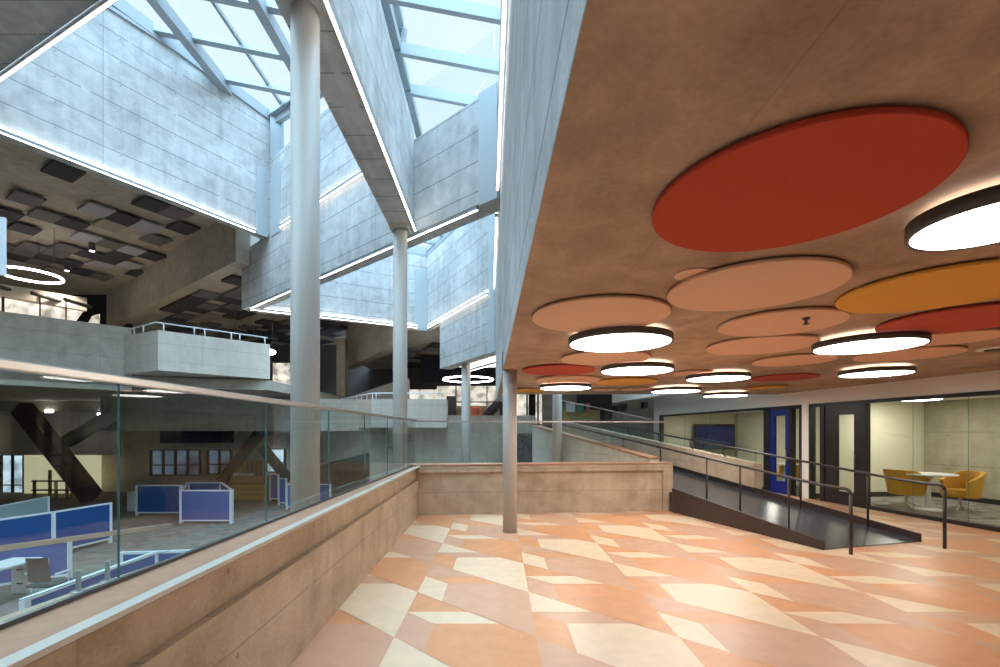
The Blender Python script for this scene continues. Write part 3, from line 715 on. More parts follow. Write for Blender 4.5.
def room_lamp(x, y, r, label):
    t = Thing('room_ceiling_lamp', label, 'ceiling light', (x, y, 2.36))
    t.part('diffuser', MB().lathe(x, y, [(r - .02, 2.315), (r - .02, 2.33)], 40), M_ROOML)
    t.part('rim', MB().lathe(x, y, [(r, 2.325), (r, 2.36)], 40), M_WHITE)
room_lamp(9.35, 10.2, .42, 'round lamp on the ceiling of the room with yellow chairs')
room_lamp(9.9, 7.3, .42, 'round lamp inside the yellow chair room at the right picture edge')
room_lamp(8.4, 13.4, .42, 'round lamp inside the room with the navy screen')
room_lamp(7.9, 16.2, .42, 'second lamp deeper in the screen room')
# navy screen
a, b = U(695, 449.5, 18.3), U(735, 424, 18.3)
tv = Thing('wall_screen', 'large navy screen on the end wall behind the far glass', 'screen', ((a[0] + b[0]) / 2, 18.35, a[2]))
tv.part('bezel', MB().box(a[0], b[0], 18.32, 18.38, a[2], b[2]), M_FRAME)
tv.part('display', MB().box(a[0] + .1, b[0] - .05, 18.305, 18.32, a[2] + .1, b[2] - .1), M_NAVY)
# furniture
tb = Thing('round_table', 'white round pedestal table between the two yellow chairs', 'table', (8.84, 9.4, .006))
tb.part('tabletop', MB().lathe(8.84, 9.4, [(.44, .715), (.46, .722), (.46, .738), (.45, .745)], 48), M_WHITE)
tb.part('pedestal', MB().lathe(8.84, 9.4, [(.05, .03), (.045, .6), (.10, .715)], 24), M_WHITE)
tb.part('base', MB().lathe(8.84, 9.4, [(.27, .006), (.27, .016), (.05, .04)], 32), M_WHITE)
def lounge(x, y, rot, label):
    t = Thing('lounge_chair', label, 'chair', (0, 0, 0), 'yellow swivel chairs in the glass room')
    # bucket: curved back wrapping into arms (opening towards +y)
    sh = MB(); n = 20; ring = []
    for k in range(n + 1):
        a = math.radians(-200 + 220 * k / n); f_ = abs(k - n / 2) / (n / 2)
        ht = .80 - .20 * max(0, f_ - .45) / .55
        ring.append((a, ht))
    def pt(a, r, z): return (r * math.cos(a) * 1.02, r * math.sin(a), z)
    for (a0, h0), (a1, h1) in zip(ring, ring[1:]):
        for (ri, ro) in ((.27, .34),):
            sh.poly([pt(a0, ri, .30), pt(a0, ri + .03, h0), pt(a1, ri + .03, h1), pt(a1, ri, .30)], True)
            sh.poly([pt(a0, ro - .05, .28), pt(a1, ro - .05, .28), pt(a1, ro + .03, h1), pt(a0, ro + .03, h0)], True)
            sh.poly([pt(a0, ri + .03, h0), pt(a0, ro + .03, h0), pt(a1, ro + .03, h1), pt(a1, ri + .03, h1)])
            sh.poly([pt(a0, ri, .30), pt(a1, ri, .30), pt(a1, ro - .05, .28), pt(a0, ro - .05, .28)])
    for (a0, h0), s_ in ((ring[0], 1), (ring[-1], -1)):
        q = [pt(a0, .27, .30), pt(a0, .30, h0), pt(a0, .37, h0), pt(a0, .29, .28)]; sh.poly(q if s_ < 0 else q[::-1])
    t.part('bucket_shell', sh, M_YELLOW)
    t.part('seat', MB().lathe(0, .02, [(.24, .28), (.275, .31), (.275, .40), (.24, .43)], 32), M_YELLOW)
    t.part('stem', MB().lathe(0, 0, [(.03, .09), (.03, .28)], 12), M_ALU)
    for k in range(4):
        a = math.pi / 4 + k * math.pi / 2
        t.part('foot', MB().bar((0, 0, .10), (.30 * math.cos(a), .30 * math.sin(a), .02), .03, .025), M_ALU)
    t.o.location = (x, y, .006); t.o.rotation_euler = (0, 0, rot); return t.o
c1 = lounge(8.62, 9.66, math.radians(-70), 'yellow lounge chair left of the white round table')
dup(c1, (9.32, 9.22, .006), 'yellow lounge chair right of the white round table', rotz=math.radians(80))
dup(c1, (8.35, 13.2, .006), 'yellow lounge chair glimpsed through the glass of the blue door', 'yellow swivel chairs in the glass room', rotz=math.radians(40))
sm = Thing('round_table', 'small white table glimpsed through the blue door', 'table', (7.75, 12.35, .006))
sm.part('tabletop', MB().lathe(7.75, 12.35, [(.36, .72), (.36, .745)], 32), M_WHITE); sm.part('pedestal', MB().lathe(7.75, 12.35, [(.25, .006), (.25, .02), (.04, .04), (.04, .72)], 24), M_WHITE)

# ------------------------------------------------------------------ left gallery: balcony, walls, ring lamp
bl = [G(158, 330, 4.74), (0, 0, 0)]
A = Vector(G(158, 330, 4.74)[:2]); B = Vector(G(270, 344.5, 4.74)[:2]); C_ = Vector(G(125, 336, 4.74)[:2])
D_ = B + (C_ - A)
struct('wall_balcony', MB().prism([tuple(A), tuple(B), tuple(D_), tuple(C_)], 3.5, 4.74), C_PALE)
bt = 5.04; p0 = G(0, 311, bt); p1 = G(124, 327, bt); dd = Vector((p1[0] - p0[0], p1[1] - p0[1])).normalized()
q0 = (p0[0] - dd.x * 4, p0[1] - dd.y * 4); q1 = (p1[0] + dd.x * .2, p1[1] + dd.y * .2)
beam('wall_gallery_band', q0, q1, 2.95, bt, .4, C_DARK, side=1)
struct('ceiling_gallery_under', MB().prism([q0, q1, tuple(B), (B.x, FAR), (-32, FAR), (-32, q0[1])], 3.1, 3.45), C_DARK)
br_ = Thing('balcony_rail', 'thin white pipe rail along the concrete balcony top', 'railing', (A.x, A.y, 4.74))
def inset(p, q, t): return (p.x + (q.x - p.x) * t, p.y + (q.y - p.y) * t)
nn = (C_ - A).normalized() * .12
e0, e1, e2 = A + nn, B + nn, C_ + (B - A).normalized() * .1
br_.part('rail', MB().tube([(e2.x, e2.y, 4.97), (e0.x, e0.y, 4.99), (e1.x, e1.y, 4.99)], .022, 8), M_WFRAME)
for t_ in (.06, .31, .40, .64, .72, .97):
    c = e0 + (e1 - e0) * t_; br_.part('post', MB().tube([(c.x, c.y, 4.74), (c.x, c.y, 4.98)], .022, 8), M_WFRAME)
for t_ in (.45, .8):
    c = e0 + (e2 - e0) * t_; br_.part('post', MB().tube([(c.x, c.y, 4.74), (c.x, c.y, 4.98)], .022, 8), M_WFRAME)
def ring_lamp(x, y, z, R, r, label, hang):
    t = Thing('ring_lamp', label, 'pendant light', (x, y, z), 'suspended white ring lamps')
    P = [(x + R * math.cos(2 * math.pi * k / 48), y + R * math.sin(2 * math.pi * k / 48), z) for k in range(48)]
    t.part('ring', MB().tube(P, r, 8, closed=True), M_RING)
    t.part('housing', MB().tube([(a, b, c + r * 1.25) for a, b, c in P], r * .75, 8, closed=True), M_HOUSE)
    for k in (0, 16, 32): t.part('cable', MB().tube([(P[k][0], P[k][1], z + r), (P[k][0], P[k][1], hang)], .008, 5), M_HOUSE)
ring_lamp(-18.6, 18.0, 7.8, .96, .04, 'white ring lamp hanging at the far left under the coffers', 9.6)
ring_lamp(-1.50, 21.5, 4.08, 1.17, .034, 'white ring lamp seen behind the slim far column', 6.15)
ring_lamp(*G(254, 351, 4.9)[:2], 4.9, .75, .05, 'white ring lamp showing right of the concrete balcony', 7.9)
# gallery lit windows and soffit beyond the band (upper left)
YL = 23.0
def upx(px0, px1, py0, py1, Y, th=.2): a = U(px0, py1, Y); b = U(px1, py0, Y); return MB().box(a[0], b[0], Y, Y + th, a[2], b[2])
def slant(pts, Ya, Yb, th=.2):
    """wall through pixel corners (4, clockwise from top-left) set on a line from depth Ya to Yb"""
    q = [U(*pts[0], Ya), U(*pts[1], Yb), U(*pts[2], Yb), U(*pts[3], Ya)]
    n = Vector((-(q[1][1] - q[0][1]), q[1][0] - q[0][0], 0)).normalized() * th
    m = MB(); f = [Vector(c) for c in q]; g = [c + n for c in f]
    m.poly(f[::-1]); m.poly(g)
    for i in range(4): m.poly([f[i], f[(i + 1) % 4], g[(i + 1) % 4], g[i]])
    return m
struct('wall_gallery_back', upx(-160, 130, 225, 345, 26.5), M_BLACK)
struct('trim_gallery_soffit', slant([(-60, 274), (87, 298), (87, 311), (-60, 284)], 18.5, 22.5, .5), C_PALE)
wv = holder('window_12'); slant([(-60, 286), (83, 311.5), (75, 323), (-60, 305)], 19.0, 22.6, .1).build('pane', M_LITWIN, wv)
fm = MB()
for px in (3, 40, 66): q = U(px, 300 + px * .16, 20.2 + px * .02); fm.bar((q[0], q[1], q[2] - .9), (q[0], q[1], q[2] + .5), .09 if px == 3 else .03, .05)
fm.build('mullion', M_FRAME, wv)
wv = holder('window_13'); slant([(92, 316), (99, 314), (99, 324), (88, 323)], 25.5, 25.6, .1).build('pane', M_LITWIN, wv)
wv = Thing('steel_panel', 'pale vertical panel edge at the far left picture margin', 'panel', U(1, 285, 9.5))
wv.part('sheet', upx(-14, 3.5, 217, 275, 9.5, .06), M_WFRAME)
for px, py in ((7, 289), (42, 296), (74, 302)):
    q = U(px, py, 20 + px * .02); single('duct_outlet', MB().tube([(q[0], q[1] - .45, q[2]), (q[0], q[1] + .9, q[2])], .09, 12), M_HOUSE, 'small round dark outlet in the grey soffit at far left', 'outlet', q, 'round outlets in the far left soffit')

# acoustic panels in the left coffer
gu = Vector((.5, .866)); gv = Vector((-.866, .5)); PU, PV = .76, 1.08
def panel(c, z, m, label, group, du=PU, dv=PV, th=.06):
    c = Vector(c[:2]); a = gu * (du / 2 - .01); b = gv * (dv / 2 - .01)
    P = [c - a - b, c + a - b, c + a + b, c - a + b]
    return single('acoustic_tile', MB().prism([tuple(p) for p in P], z, z + th), m, label, 'ceiling panel', (c.x, c.y, z), group)
ZP = 9.46
LIST = [(49, 167, 'D'), (29, 196, 'M'), (90, 203, 'L'), (112, 211, 'D'), (151, 207, 'D'), (171, 215, 'M'), (176, 230, 'D'), (19, 217, 'D'), (35, 230, 'D'), (67, 226, 'D'), (86, 234, 'L'),
        (20, 247, 'M'), (44, 248, 'M'), (105, 246, 'M'), (126, 246, 'L'), (144, 251, 'D'), (56, 258, 'D'), (84, 257, 'D'), (96, 267, 'L'), (122, 266, 'L'), (132, 272, 'D'), (92, 274, 'D')]
TONE = {'D': (M_DGREY, 'charcoal'), 'M': (M_MGREY, 'mid grey'), 'L': (M_LGREY, 'pale grey'), 'T': (M_TAN, 'taupe')}
used = set()
for px, py, tn in LIST:
    x, y, _ = G(px, py, ZP); v = Vector((x, y)); iu, iv = round(v.dot(gu) / PU), round(v.dot(gv) / PV)
    while (iu, iv) in used: iu += 1
    used.add((iu, iv)); c = gu * (iu * PU) + gv * (iv * PV)
    single_m, nm = TONE[tn]
    o = panel(c, ZP, single_m, f'{nm} square acoustic panel under the coffer left of the big wall', f'{nm} panels under the left coffer')
    MBs = MB().bar((c.x, c.y, ZP + .06), (c.x, c.y, 9.6), .06, .06); h_ = MBs.build('hanger', M_HOUSE, None, (c.x, c.y, ZP)); h_.location = (0, 0, 0); h_.parent = o
random.seed(4)
for iu in range(-60, 60):
    for iv in range(-10, 60):
        c = gu * (iu * PU) + gv * (iv * PV)
        if (iu, iv) in used or c.y < 8 or c.dot(Vector((.604, .797))) > nA[0] * .604 + nA[1] * .797 - .6: continue
        px, py = CX + F * c.x / c.y, HY - F * (ZP - EYE) / c.y
        reg_ = [(-90, 190), (0, 205), (60, 212), (130, 205), (185, 222), (170, 240), (135, 280), (60, 276), (-90, 250)]
        ins = False
        for k in range(len(reg_)):
            (x1, y1), (x2, y2) = reg_[k], reg_[k - 1]
            if (y1 > py) != (y2 > py) and px < (x2 - x1) * (py - y1) / (y2 - y1) + x1: ins = not ins
        if not ins or random.random() > .3: continue
        m_, nm = TONE[random.choice('DMMLT')]; used.add((iu, iv))
        o = panel(c, ZP, m_, f'{nm} square acoustic panel under the coffer left of the big wall', f'{nm} panels under the left coffer')
        h_ = MB().bar((c.x, c.y, ZP + .06), (c.x, c.y, 9.6), .06, .06).build('hanger', M_HOUSE, None, (c.x, c.y, ZP)); h_.location = (0, 0, 0); h_.parent = o
def pix(x, y, z): return CX + F * x / y, HY - F * (z - EYE) / y
def inpoly(px, py, P):
    c = False
    for i in range(len(P)):
        (x1, y1), (x2, y2) = P[i], P[i - 1]
        if (y1 > py) != (y2 > py) and px < (x2 - x1) * (py - y1) / (y2 - y1) + x1: c = not c
    return c
def field(zp, reg, PU_, PV_, where, dens, gu_, gv_):
    for iu in range(-60, 80):
        for iv in range(-60, 80):
            c = gu_ * (iu * PU_) + gv_ * (iv * PV_)
            if c.y < 10 or c.y > FAR - 1: continue
            px, py = pix(c.x, c.y, zp)
            if zp > 7 and (c.x - nA[0]) * .604 + (c.y - nA[1]) * .797 < .98: continue
            if (c.x > -10.2 and c.y < bcY(c.x) + 1.6) or (c.x > -9.6 and c.x < -3.3 and zp > 7 and c.y < 17.28 + (c.x + 9.6) * .527 + 1.3): continue
            if zp < 7 and c.y < 20.6 - (c.x + 3.3) * 1.87 + 1.2: continue
            if not inpoly(px, py, reg) or random.random() > dens: continue
            tn = random.choice('DDDMMT'); m, nm = TONE[tn]
            a = gu_ * (PU_ / 2 - .01); b = gv_ * (PV_ / 2 - .01)
            single('acoustic_tile', MB().prism([tuple(c - a - b), tuple(c + a - b), tuple(c + a + b), tuple(c - a + b)], zp, zp + .115), m, f'{nm} acoustic panel on the dim ceiling {where}', 'ceiling panel', (c.x, c.y, zp), f'{nm} panels {where}')
field(7.785, [(150, 330), (205, 280), (245, 256), (250, 322), (345, 318), (345, 350), (150, 350)], 1.05, .84, 'above the balcony', .62, Vector((-.797, .604)), Vector((.604, .797)))
field(6.035, [(408, 335), (430, 322), (452, 318), (452, 372), (395, 372)], 1.3, 1.0, 'behind the second column', .6, Vector((.92, .39)), Vector((-.39, .92)))
for px, py in ((92, 249), (67, 269)):
    x, y, z = G(px, py, 9.2)
    t = Thing('spotlight', 'black cylinder spotlight on the left coffer, ' + ('nearer of two' if px == 92 else 'farther of two'), 'spotlight', (x, y, 9.6))
    ld = bpy.data.lights.new('spot_bulb', 'SPOT'); ld.energy = 450; ld.spot_size = 1.9; ld.spot_blend = .6; ld.color = (1, .88, .72); ld.shadow_soft_size = .08
    lo = bpy.data.objects.new('spot_bulb', ld); COL.objects.link(lo); lo.parent = t.o; lo.location = (0, 0, 9.08 - 9.6)
    t.part('can', MB().lathe(x, y, [(.11, 9.12), (.11, 9.52)], 20), M_HOUSE); t.part('stem', MB().lathe(x, y, [(.03, 9.52), (.03, 9.6)], 10), M_HOUSE); t.part('lens', MB().lathe(x, y, [(.085, 9.105), (.085, 9.12)], 20), M_LAMPC)

# ------------------------------------------------------------------ structures beyond the back parapet
a, b = U(371, 427.5, 18.4), U(446.5, 399, 18.4); c = U(330, 398, 22.5)
struct('wall_far_balcony', MB().prism([(a[0], 18.4), (b[0], 18.4), (b[0], 18.95), (a[0], 18.95)], a[2], b[2]).prism([(a[0], 18.4), (a[0] - .05, 18.95), (c[0], 22.9), (c[0], 22.5)], a[2], b[2]), C_PALE)
fr_ = Thing('balcony_rail', 'pale pipe rail on the far concrete balcony', 'railing', (a[0], 18.7, b[2]))
P = [(c[0], 22.6, b[2] + .2), (a[0], 18.6, b[2] + .25), (b[0] - .1, 18.6, b[2] + .25)]
fr_.part('rail', MB().tube(P, .025, 8), M_WFRAME)
for t_ in (.05, .35, .65, .95): q = lerp(P[1], P[2], t_); fr_.part('post', MB().tube([(q[0], q[1], b[2]), q], .02, 6), M_WFRAME)
for k in range(9): q = lerp(P[1], P[0], k / 9); fr_.part('post', MB().tube([(q[0], q[1], b[2] - .05), q], .015, 6), M_WFRAME)
# stout concrete wall between the balcony and the ramp
e = U(535, 415.5, 19.2)
struct('wall_far_parapet', MB().box(-5.5, e[0], 19.2, 19.55, LOW, e[2]), C_DARK)
struct('floor_upper_far', MB().box(-9, 3.0, 19.55, FAR, 1.7, 1.9), M_CARPET)
struct('wall_far_stair', slant([(345, 398), (405, 378), (405, 400), (345, 402)], 24, 22.5, .4), C_DARK)
struct('wall_far_pier', upx(336.5, 345, 338, 400, 25.0, .5), C_DARK)
wv = holder('window_14'); upx(272, 294, 363, 386, 27, .1).build('pane', M_LITWIN, wv); upx(269, 272, 361, 388, 26.9, .2).build('frame', M_FRAME, wv)
wv = holder('window_15'); upx(437, 500, 386, 416, 26.5, .1).build('pane', M_LITWIN, wv)
fm = MB()
for px in (456, 464, 487): fm.v; q0_, q1_ = U(px, 416, 26.4), U(px, 386, 26.4); fm.bar(q0_, q1_, .06, .06)
q0_, q1_ = U(437, 402, 26.4), U(500, 402, 26.4); fm.bar(q0_, q1_, .05, .06); fm.build('frame', M_FRAME, wv)
wv = holder('window_16'); upx(398, 452, 389.5, 400, 27.5, .1).build('pane', M_LITWIN, wv)
wv = holder('window_17'); upx(516, 575, 392, 424, 26.5, .1).build('pane', M_LITWIN, wv)
fm = MB()
for px, w_ in ((527, .1), (532, .4), (538, .1), (546, .35)): q0_, q1_ = U(px, 424, 26.3), U(px, 394, 26.3); fm.bar(q0_, q1_, w_, .06)
fm.build('frame', M_FRAME, wv)
dr = holder('door_3'); upx(446.5, 456, 396, 415, 24, .1).build('leaf', M_FRAME, dr)
ob = Thing('cabinet', 'orange red cabinet behind the far parapet', 'cabinet', U(475, 415, 22))
x0_, x1_ = U(470.5, 0, 22)[0], U(481, 0, 22)[0]; ob.part('body', MB().box(x0_, x1_, 22, 22.5, 1.9, U(0, 406.5, 22)[2]), M_ORBOX); ob.part('door', upx(472, 475.5, 408, 414, 21.97, .03), mat('cabinet_door_brown', (.3, .08, .05), .6)); ob.part('door', upx(476, 479.5, 408, 414, 21.97, .03), mat('cabinet_door_brown', (.3, .08, .05), .6))
q0_, q1_ = U(486, 417, 20.5), U(512, 388, 17.0)
single('diagonal_brace', MB().bar(q0_, q1_, .25, .3), M_FRAME, 'black diagonal steel brace left of the foreground column', 'brace', q0_)
# right of the foreground column: upper gallery behind the ramp
struct('wall_ramp_far', MB().box(2.0, 12, 21.5, 21.8, LOW, 4.4), C_DARK)
struct('floor_ramp_landing', MB().prism([rl(10.0), rr(11.0), (6, 21.5), (-.2, 21.5)], 1.2, 1.5), M_RAMP)
struct('wall_dark_panelling', upx(577, 612, 393, 420, 20.5, .1), mat('panelling_brown_black', (.045, .035, .035), .7))
struct('beam_far_pale', slant([(612, 393), (664, 393), (664, 394.5), (612, 403)], 19.5, 13.5, .3), M_PLASTER)
bk = Thing('book_display', 'low display of colourful things beyond the ramp glass', 'display', U(575, 420, 20.3))
bk.part('shelf', upx(556, 600, 410, 421, 20.3, .3), M_WOOD)
for (x0_, x1_, m_) in ((557, 562, M_WFRAME), (566, 575, M_WHITE), (577, 584, mat('display_green', (.1, .3, .18), .7)), (586, 590, mat('display_rose', (.5, .2, .18), .7))): bk.part('item', upx(x0_, x1_, 403, 412, 20.22, .08), m_)
g3 = Thing('glass_railing', 'upper sloping glass railing climbing beyond the ramp', 'railing', U(610, 424, 16.5))
q0_, q1_ = U(556, 399, 18.5), U(652, 419.5, 13.2)
g3.part('glass_pane', pane(MB(), q0_[:2], q1_[:2], (q0_[2] - .9, q1_[2] - .9), (q0_[2], q1_[2]), .014), [M_GLASS, M_GEDGE])
g3.part('top_rail', MB().bar(q0_, q1_, .04, .03), M_BRUSH)
struct('wall_upper_ramp', MB().prism([q0_[:2], q1_[:2], (q1_[0] + .15, q1_[1] + .12), (q0_[0] + .15, q0_[1] + .12)], [-.5] * 4, [q0_[2] - .9, q1_[2] - .9, q1_[2] - .9, q0_[2] - .9]), C_DARK)
for px, py in ((619, 408), (629, 406), (651, 404)):
    q = U(px, py, 20.5); single('wall_speaker', MB().box(q[0] - .11, q[0] + .11, 21.2, 21.49, q[2] - .14, q[2] + .14), M_FRAME, 'small black box fixed high on the dark wall beyond the ramp', 'speaker', (q[0], 21.49, q[2]), 'black boxes on the wall beyond the ramp')

# ------------------------------------------------------------------ lower level, seen through the left glass
struct('trim_slab_edge_lower', slant([(100, 396), (420, 400), (420, 431), (100, 431)], 19.6, 19.4, .5), C_DARK)
struct('wall_lower_far', MB().box(-32, 0, 26, 26.3, LOW, 3.1), C_DARK)
struct('wall_lower_dark_band', upx(160, 232, 431, 443, 24, .2), mat('navy_band', (.012, .014, .04), .8))
def lowin(name, x0, x1, y0, y1, nm, mm=M_LITCOOL, Y=25.7):
    w = holder(name); upx(x0, x1, y0, y1, Y, .08).build('pane', mm, w); fm = MB()
    a, b = U(x0, y1, Y - .03), U(x1, y0, Y - .03); z0, z1 = a[2], b[2]
    for k in range(nm + 1): x = a[0] + (b[0] - a[0]) * k / nm; fm.bar((x, a[1], z0), (x, a[1], z1), .14, .06)
    for z in (z0, z1, z0 + (z1 - z0) * .4): fm.bar((a[0], a[1], z), (b[0], a[1], z), .07, .06)
    fm.build('frame', M_FRAME, w); return w
M_WINBLU = mat('daylit_window_dim', (.2, .3, .4), .5, emit=(.20, .30, .42), estr=.12, noise=.6, nscale=.9)
lowin('window_18', 151, 200, 450, 475, 4, M_WINBLU); lowin('window_19', 208, 231, 450, 474, 2, M_WINBLU); lowin('window_20', 266, 285, 449, 472, 1, M_LITCOOL)
lowin('window_21', -10, 24, 455, 505, 3, M_LITCOOL)
struct('wall_lower_left', upx(-60, 118, 408, 455, 24.0, .3), C_PALE)
wv = holder('window_22'); upx(24, 100, 455, 505, 25.2, .1).build('pane', M_LITROOM, wv)
struct('ceiling_lower_bulkhead', upx(-60, 118, 396, 411, 22, .6), C_PALE)
pl = Thing('ceiling_panel_lamp', 'small square light on the far lower bulkhead, left one', 'ceiling light', U(48, 411, 22)); pl.part('lens', upx(45, 52, 410.5, 412.5, 21.95, .05), M_RING)
pl = Thing('ceiling_panel_lamp', 'small square light on the far lower bulkhead, right one', 'ceiling light', U(100, 414, 22)); pl.part('lens', upx(97.5, 102.5, 413, 415, 21.95, .05), M_RING)
q0_, q1_ = U(22, 408, 19), U(92, 497, 18.5)
single('stair_stringer', MB().bar(q0_, q1_, .5, .62), M_STRINGER, 'heavy dark diagonal stair stringer seen through the left glass', 'stair', q1_)
q0_, q1_ = U(68, 441, 19.6), U(118, 412, 18.6)
single('concrete_strut', MB().tube([q0_, q1_], .28, 14), C_DARK, 'round concrete strut slanting under the gallery behind the glass', 'strut', q0_)
q0_, q1_ = U(221, 482, 23), U(262, 430, 22.5); single('stair_stringer', MB().bar(q0_, q1_, .3, .45), M_STRINGER, 'dark stair stringer left of the yellow shelves', 'stair', q0_)
q0_, q1_ = U(262, 447, 23), U(290, 481, 23.5); single('stair_stringer', MB().bar(q0_, q1_, .3, .5), M_STRINGER, 'dark stair stringer right of the yellow shelves', 'stair', q1_)
struct('wall_lower_soffit', slant([(300, 446), (400, 400), (400, 444), (300, 470)], 22, 18.8, .3), C_DARK)
# yellow book shelving
sh = U(247, 497, 22.5)
t = Thing('book_shelf', 'low golden book shelf far below, behind the cubicles', 'shelf', (sh[0], 22.5, LOW))
a, b = U(229, 497, 22.5), U(265, 476, 22.5)
t.part('carcass', MB().box(a[0], b[0], 22.62, 22.9, LOW, b[2]), M_WOOD)
for k in range(4):
    z = LOW + .08 + k * .26; t.part('shelf_board', MB().box(a[0], b[0], 22.45, 22.63, z - .03, z), M_WOOD)
    if k < 3: t.part('book_row', MB().box(a[0] + .04, b[0] - .04, 22.5, 22.62, z, z + .2), M_GOLD)['kind'] = 'stuff'
for k in range(6):
    x = a[0] + .1 + k * .17; single('paper_tray', MB().box(x, x + .13, 22.66, 22.86, b[2], b[2] + .12), M_WHITE, 'white tray standing on top of the golden book shelf', 'tray', (x, 22.7, b[2]), 'white trays on the golden shelf')
bs = Thing('slatted_screen', 'screen of thin upright wooden slats above the golden shelf', 'screen', U(247, 476, 24.5))
for k in range(8): q0_, q1_ = U(229 + k * 4.6, 476, 24.5), U(229 + k * 4.6, 461, 24.5); bs.part('slat', MB().bar(q0_, q1_, .06, .05), M_WOOD)
q0_, q1_ = U(228, 461, 24.5), U(263, 461, 24.5); bs.part('top_bar', MB().bar(q0_, q1_, .06, .06), M_WOOD); q0_, q1_ = U(228, 476, 24.5), U(263, 476, 24.5); bs.part('bottom_bar', MB().bar(q0_, q1_, .06, .06), M_WOOD)
# oak shelf with dark items in the bright room
t = Thing('open_shelf', 'open timber shelf in the pale lit room behind the stringer', 'shelf', U(52, 502, 23.5))
for px in (34.5, 50, 56, 67, 72): q0_, q1_ = U(px, 503, 23.5), U(px, 470 if px in (50,) else 480, 23.5); t.part('upright', MB().bar(q0_, q1_, .12, .08), M_WOOD)
for py in (481, 490, 498): q0_, q1_ = U(34, py, 23.55), U(74, py, 23.55); t.part('shelf_board', MB().bar(q0_, q1_, .3, .06), M_STRINGER)

# cubicle screens
def screen(label, p, q, z0, z1, m=M_PBLUE, group='blue cubicle screens on the lower floor'):
    P, Q = Vector(p[:2]), Vector(q[:2]); c = (P + Q) / 2
    t = Thing('cubicle_screen', label, 'screen', (c.x, c.y, LOW), group)
    d = (Q - P).normalized()
    t.part('fabric_panel', MB().bar((*(P + d * .03), (z0 + z1) / 2), (*(Q - d * .03), (z0 + z1) / 2), .05, z1 - z0 - .06), m)
    t.part('top_trim', MB().bar((*P, z1 - .02), (*Q, z1 - .02), .07, .045), M_WFRAME)
    t.part('bottom_trim', MB().bar((*P, z0 + .02), (*Q, z0 + .02), .07, .05), M_WFRAME)
    for X_ in (P, Q): t.part('post', MB().bar((X_.x, X_.y, LOW), (X_.x, X_.y, z1), .08, .08), M_WFRAME)
    return t
def T(px, py, z): return G(px, py, z)
zt = -.56
screen('broad blue screen nearest the tall glass joint, right half', T(53, 511.5, zt), T(110, 502.5, zt), LOW + .12, zt)
screen('broad blue screen at the far left, left half', T(-30, 523, zt), T(52, 511.6, zt), LOW + .12, zt)
def boxscreen(x0, x1, ytop, ybot, m, label):
    Y = (EYE - LOW - .06) * F / (ybot - HY); a, b = U(x0, ytop, Y), U(x1, ytop, Y); return screen(label, a, b, LOW + .1, a[2], m), Y, a, b
s_, Y, a, b = boxscreen(137, 181, 485, 514, M_PBLUE, 'deep blue screen just right of the tall glass joint')
s_, Y, a, b = boxscreen(181, 231, 490, 522, M_PPURP, 'slate blue screen fronting the middle cubicle')
for (px, s_l) in ((181, 'left'), (231, 'right')):
    e = a if px == 181 else b; q = (e[0] - .1 + (-1.45 if px == 181 else -1.85), e[1] + 2.6)
    screen(f'slate blue screen closing the {s_l} side of the middle cubicle', (e[0], e[1] + .06), q, LOW + .1, a[2], M_PPURP)
Yb = Y + 2.65
screen('slate blue screen closing the back of the middle cubicle', (a[0] - 1.5, Yb), (b[0] - 2.0, Yb), LOW + .1, a[2], M_PPURP)
for i, (x0, x1, yt, yb) in enumerate(((270, 279, 474, 500), (279, 287, 478, 504), (287, 297, 484, 508), (297, 331, 484, 504))):
    boxscreen(x0, x1 - .6, yt, yb, M_PPURP if i < 3 else M_PBLUE, ('grey blue screen farthest in the row by the tall column', 'grey blue screen second in the row by the tall column', 'grey blue screen nearest in the row by the tall column', 'blue screen partly behind the tall near column')[i])
fs = Thing('glass_divider', 'pale frosted glass divider behind the left blue screens', 'divider', (*T(24, 504, -.45)[:2], LOW))
a_, b_ = T(-12, 509, -.45), T(48, 497, -.45)
fs.part('frosted_pane', pane(MB(), a_[:2], b_[:2], LOW + .6, -.45, .02), [M_FROST, M_WFRAME])
for e_ in (a_, b_): fs.part('post', MB().bar((e_[0], e_[1], LOW), (e_[0], e_[1], -.43), .06, .06), M_WFRAME)
fs.part('top_trim', MB().bar((a_[0], a_[1], -.44), (b_[0], b_[1], -.44), .04, .03), M_WFRAME)
# near cubicle with desk, chair and drawers
zt2 = -.88
pr = T(69, 540, zt2)
screen('lilac blue screen behind the white desk', T(-25, 551, zt2), pr, LOW + .12, zt2, M_PPURP)
dk = Thing('desk', 'white desk in the near lower cubicle', 'desk', (pr[0] - 1.2, pr[1] - .6, LOW))
a, b = T(-30, 578, -1.06), T(43, 557, -1.06)
d_ = Vector((b[0] - a[0], b[1] - a[1])).normalized(); n_ = Vector((-d_.y, d_.x))
dk.part('desktop', MB().prism([a[:2], b[:2], (b[0] + n_.x * .6, b[1] + n_.y * .6), (a[0] + n_.x * .6, a[1] + n_.y * .6)], -1.10, -1.06), M_WHITE)
for t_ in (.03, .97): q = lerp(a, b, t_); dk.part('leg', MB().prism([(q[0], q[1]), (q[0] + d_.x * .04, q[1] + d_.y * .04), (q[0] + d_.x * .04 + n_.x * .55, q[1] + d_.y * .04 + n_.y * .55), (q[0] + n_.x * .55, q[1] + n_.y * .55)], LOW, -1.10), M_WFRAME)
q = U(21, 600, 9.6)
pd = Thing('drawer_unit', 'white two-drawer pedestal beside the desk', 'drawers', (q[0], 9.6, LOW))
pd.part('body', MB().box(q[0] - .2, q[0] + .2, 9.6, 10.0, LOW, -1.17), M_WHITE)
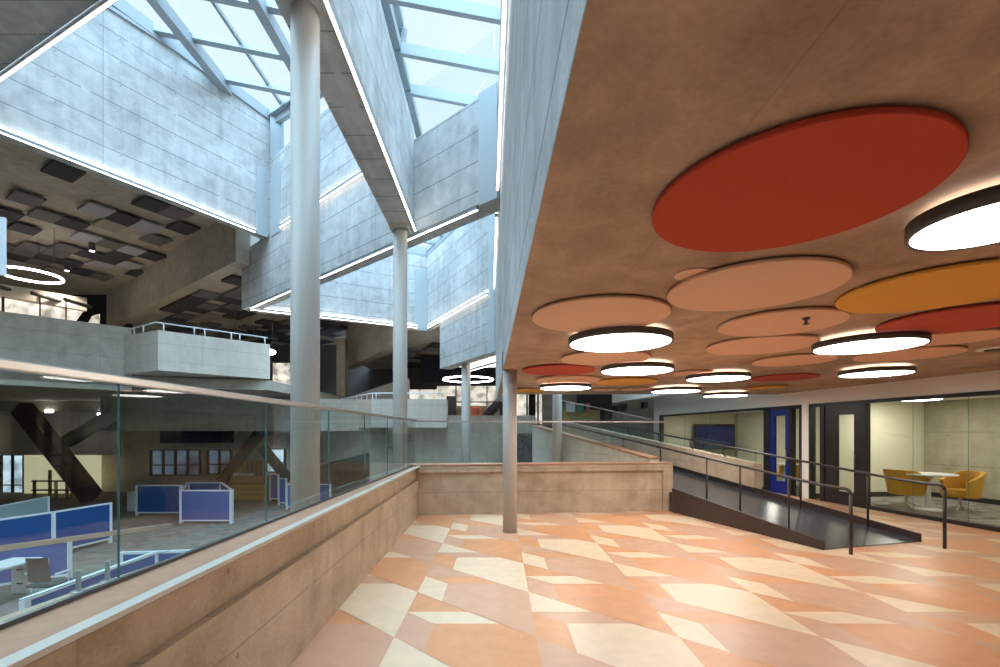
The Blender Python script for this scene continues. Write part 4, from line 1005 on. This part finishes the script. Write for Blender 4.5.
for k in range(2):
    z = LOW + .06 + k * .29; dr_ = pd.part('drawer_front', MB().box(q[0] - .18, q[0] + .18, 9.58, 9.6, z, z + .26), M_WFRAME); pd.part('handle', MB().box(q[0] - .06, q[0] + .06, 9.56, 9.58, z + .14, z + .165), M_HOUSE, under=dr_)
cx_, cy_ = U(50, 570, 8.9)[:2]
ch = Thing('office_chair', 'grey mesh-backed office chair at the white desk', 'chair', (cx_, cy_, LOW))
bk_ = MB()
for k in range(8):
    a0, a1 = -.5 + k / 8, -.5 + (k + 1) / 8
    for (za, zb) in ((-1.25, -1.0), (-1.0, -.78)):
        f_ = lambda a_, z_, o: (cx_ + .26 * math.sin(a_ * 1.8) + .04, cy_ - .30 + .12 * (1 - math.cos(a_ * 1.8)) - (z_ + 1.25) * .12 + o, z_)
        bk_.poly([f_(a0, za, 0), f_(a1, za, 0), f_(a1, zb, 0), f_(a0, zb, 0)], True); bk_.poly([f_(a1, za, .03), f_(a0, za, .03), f_(a0, zb, .03), f_(a1, zb, .03)], True)
ch.part('backrest', bk_, M_CHAIRG); ch.part('seat', MB().box(cx_ - .23, cx_ + .25, cy_ - .25, cy_ + .22, LOW + .42, LOW + .49), M_CHAIRG, bevel=.03)
ch.part('stem', MB().lathe(cx_, cy_, [(.03, LOW + .1), (.03, LOW + .42)], 12), M_WFRAME)
for s_ in (-1, 1): ch.part('armrest', MB().tube([(cx_ + s_ * .27, cy_ + .1, LOW + .45), (cx_ + s_ * .30, cy_ + .1, LOW + .68), (cx_ + s_ * .30, cy_ - .2, LOW + .68)], .018, 8), M_WFRAME)
for k in range(5): a_ = k * 2 * math.pi / 5; ch.part('foot', MB().bar((cx_, cy_, LOW + .1), (cx_ + .28 * math.cos(a_), cy_ + .28 * math.sin(a_), LOW + .03), .035, .04), M_WFRAME)
zt3 = -.62
screen('long lilac blue screen running below the parapet glass', T(25, 598, zt3), T(155, 551.5, zt3), LOW + .12, zt3, M_PPURP)
screen('short lilac blue screen at the end of the long low one', T(157, 551, zt3), T(188, 550, zt3), LOW + .12, zt3, M_PPURP)
screen('small lilac blue screen left of the long low one', T(122, 552, zt3), T(152, 551.2, zt3), LOW + .12, zt3, M_PPURP)
bx = U(134, 488, 19.5)
single('paper_box', MB().box(bx[0] - .3, bx[0] + .1, 19.5, 19.8, LOW, LOW + .8), M_WHITE, 'white bin standing left of the deep blue screen', 'bin', (bx[0], 19.5, LOW))
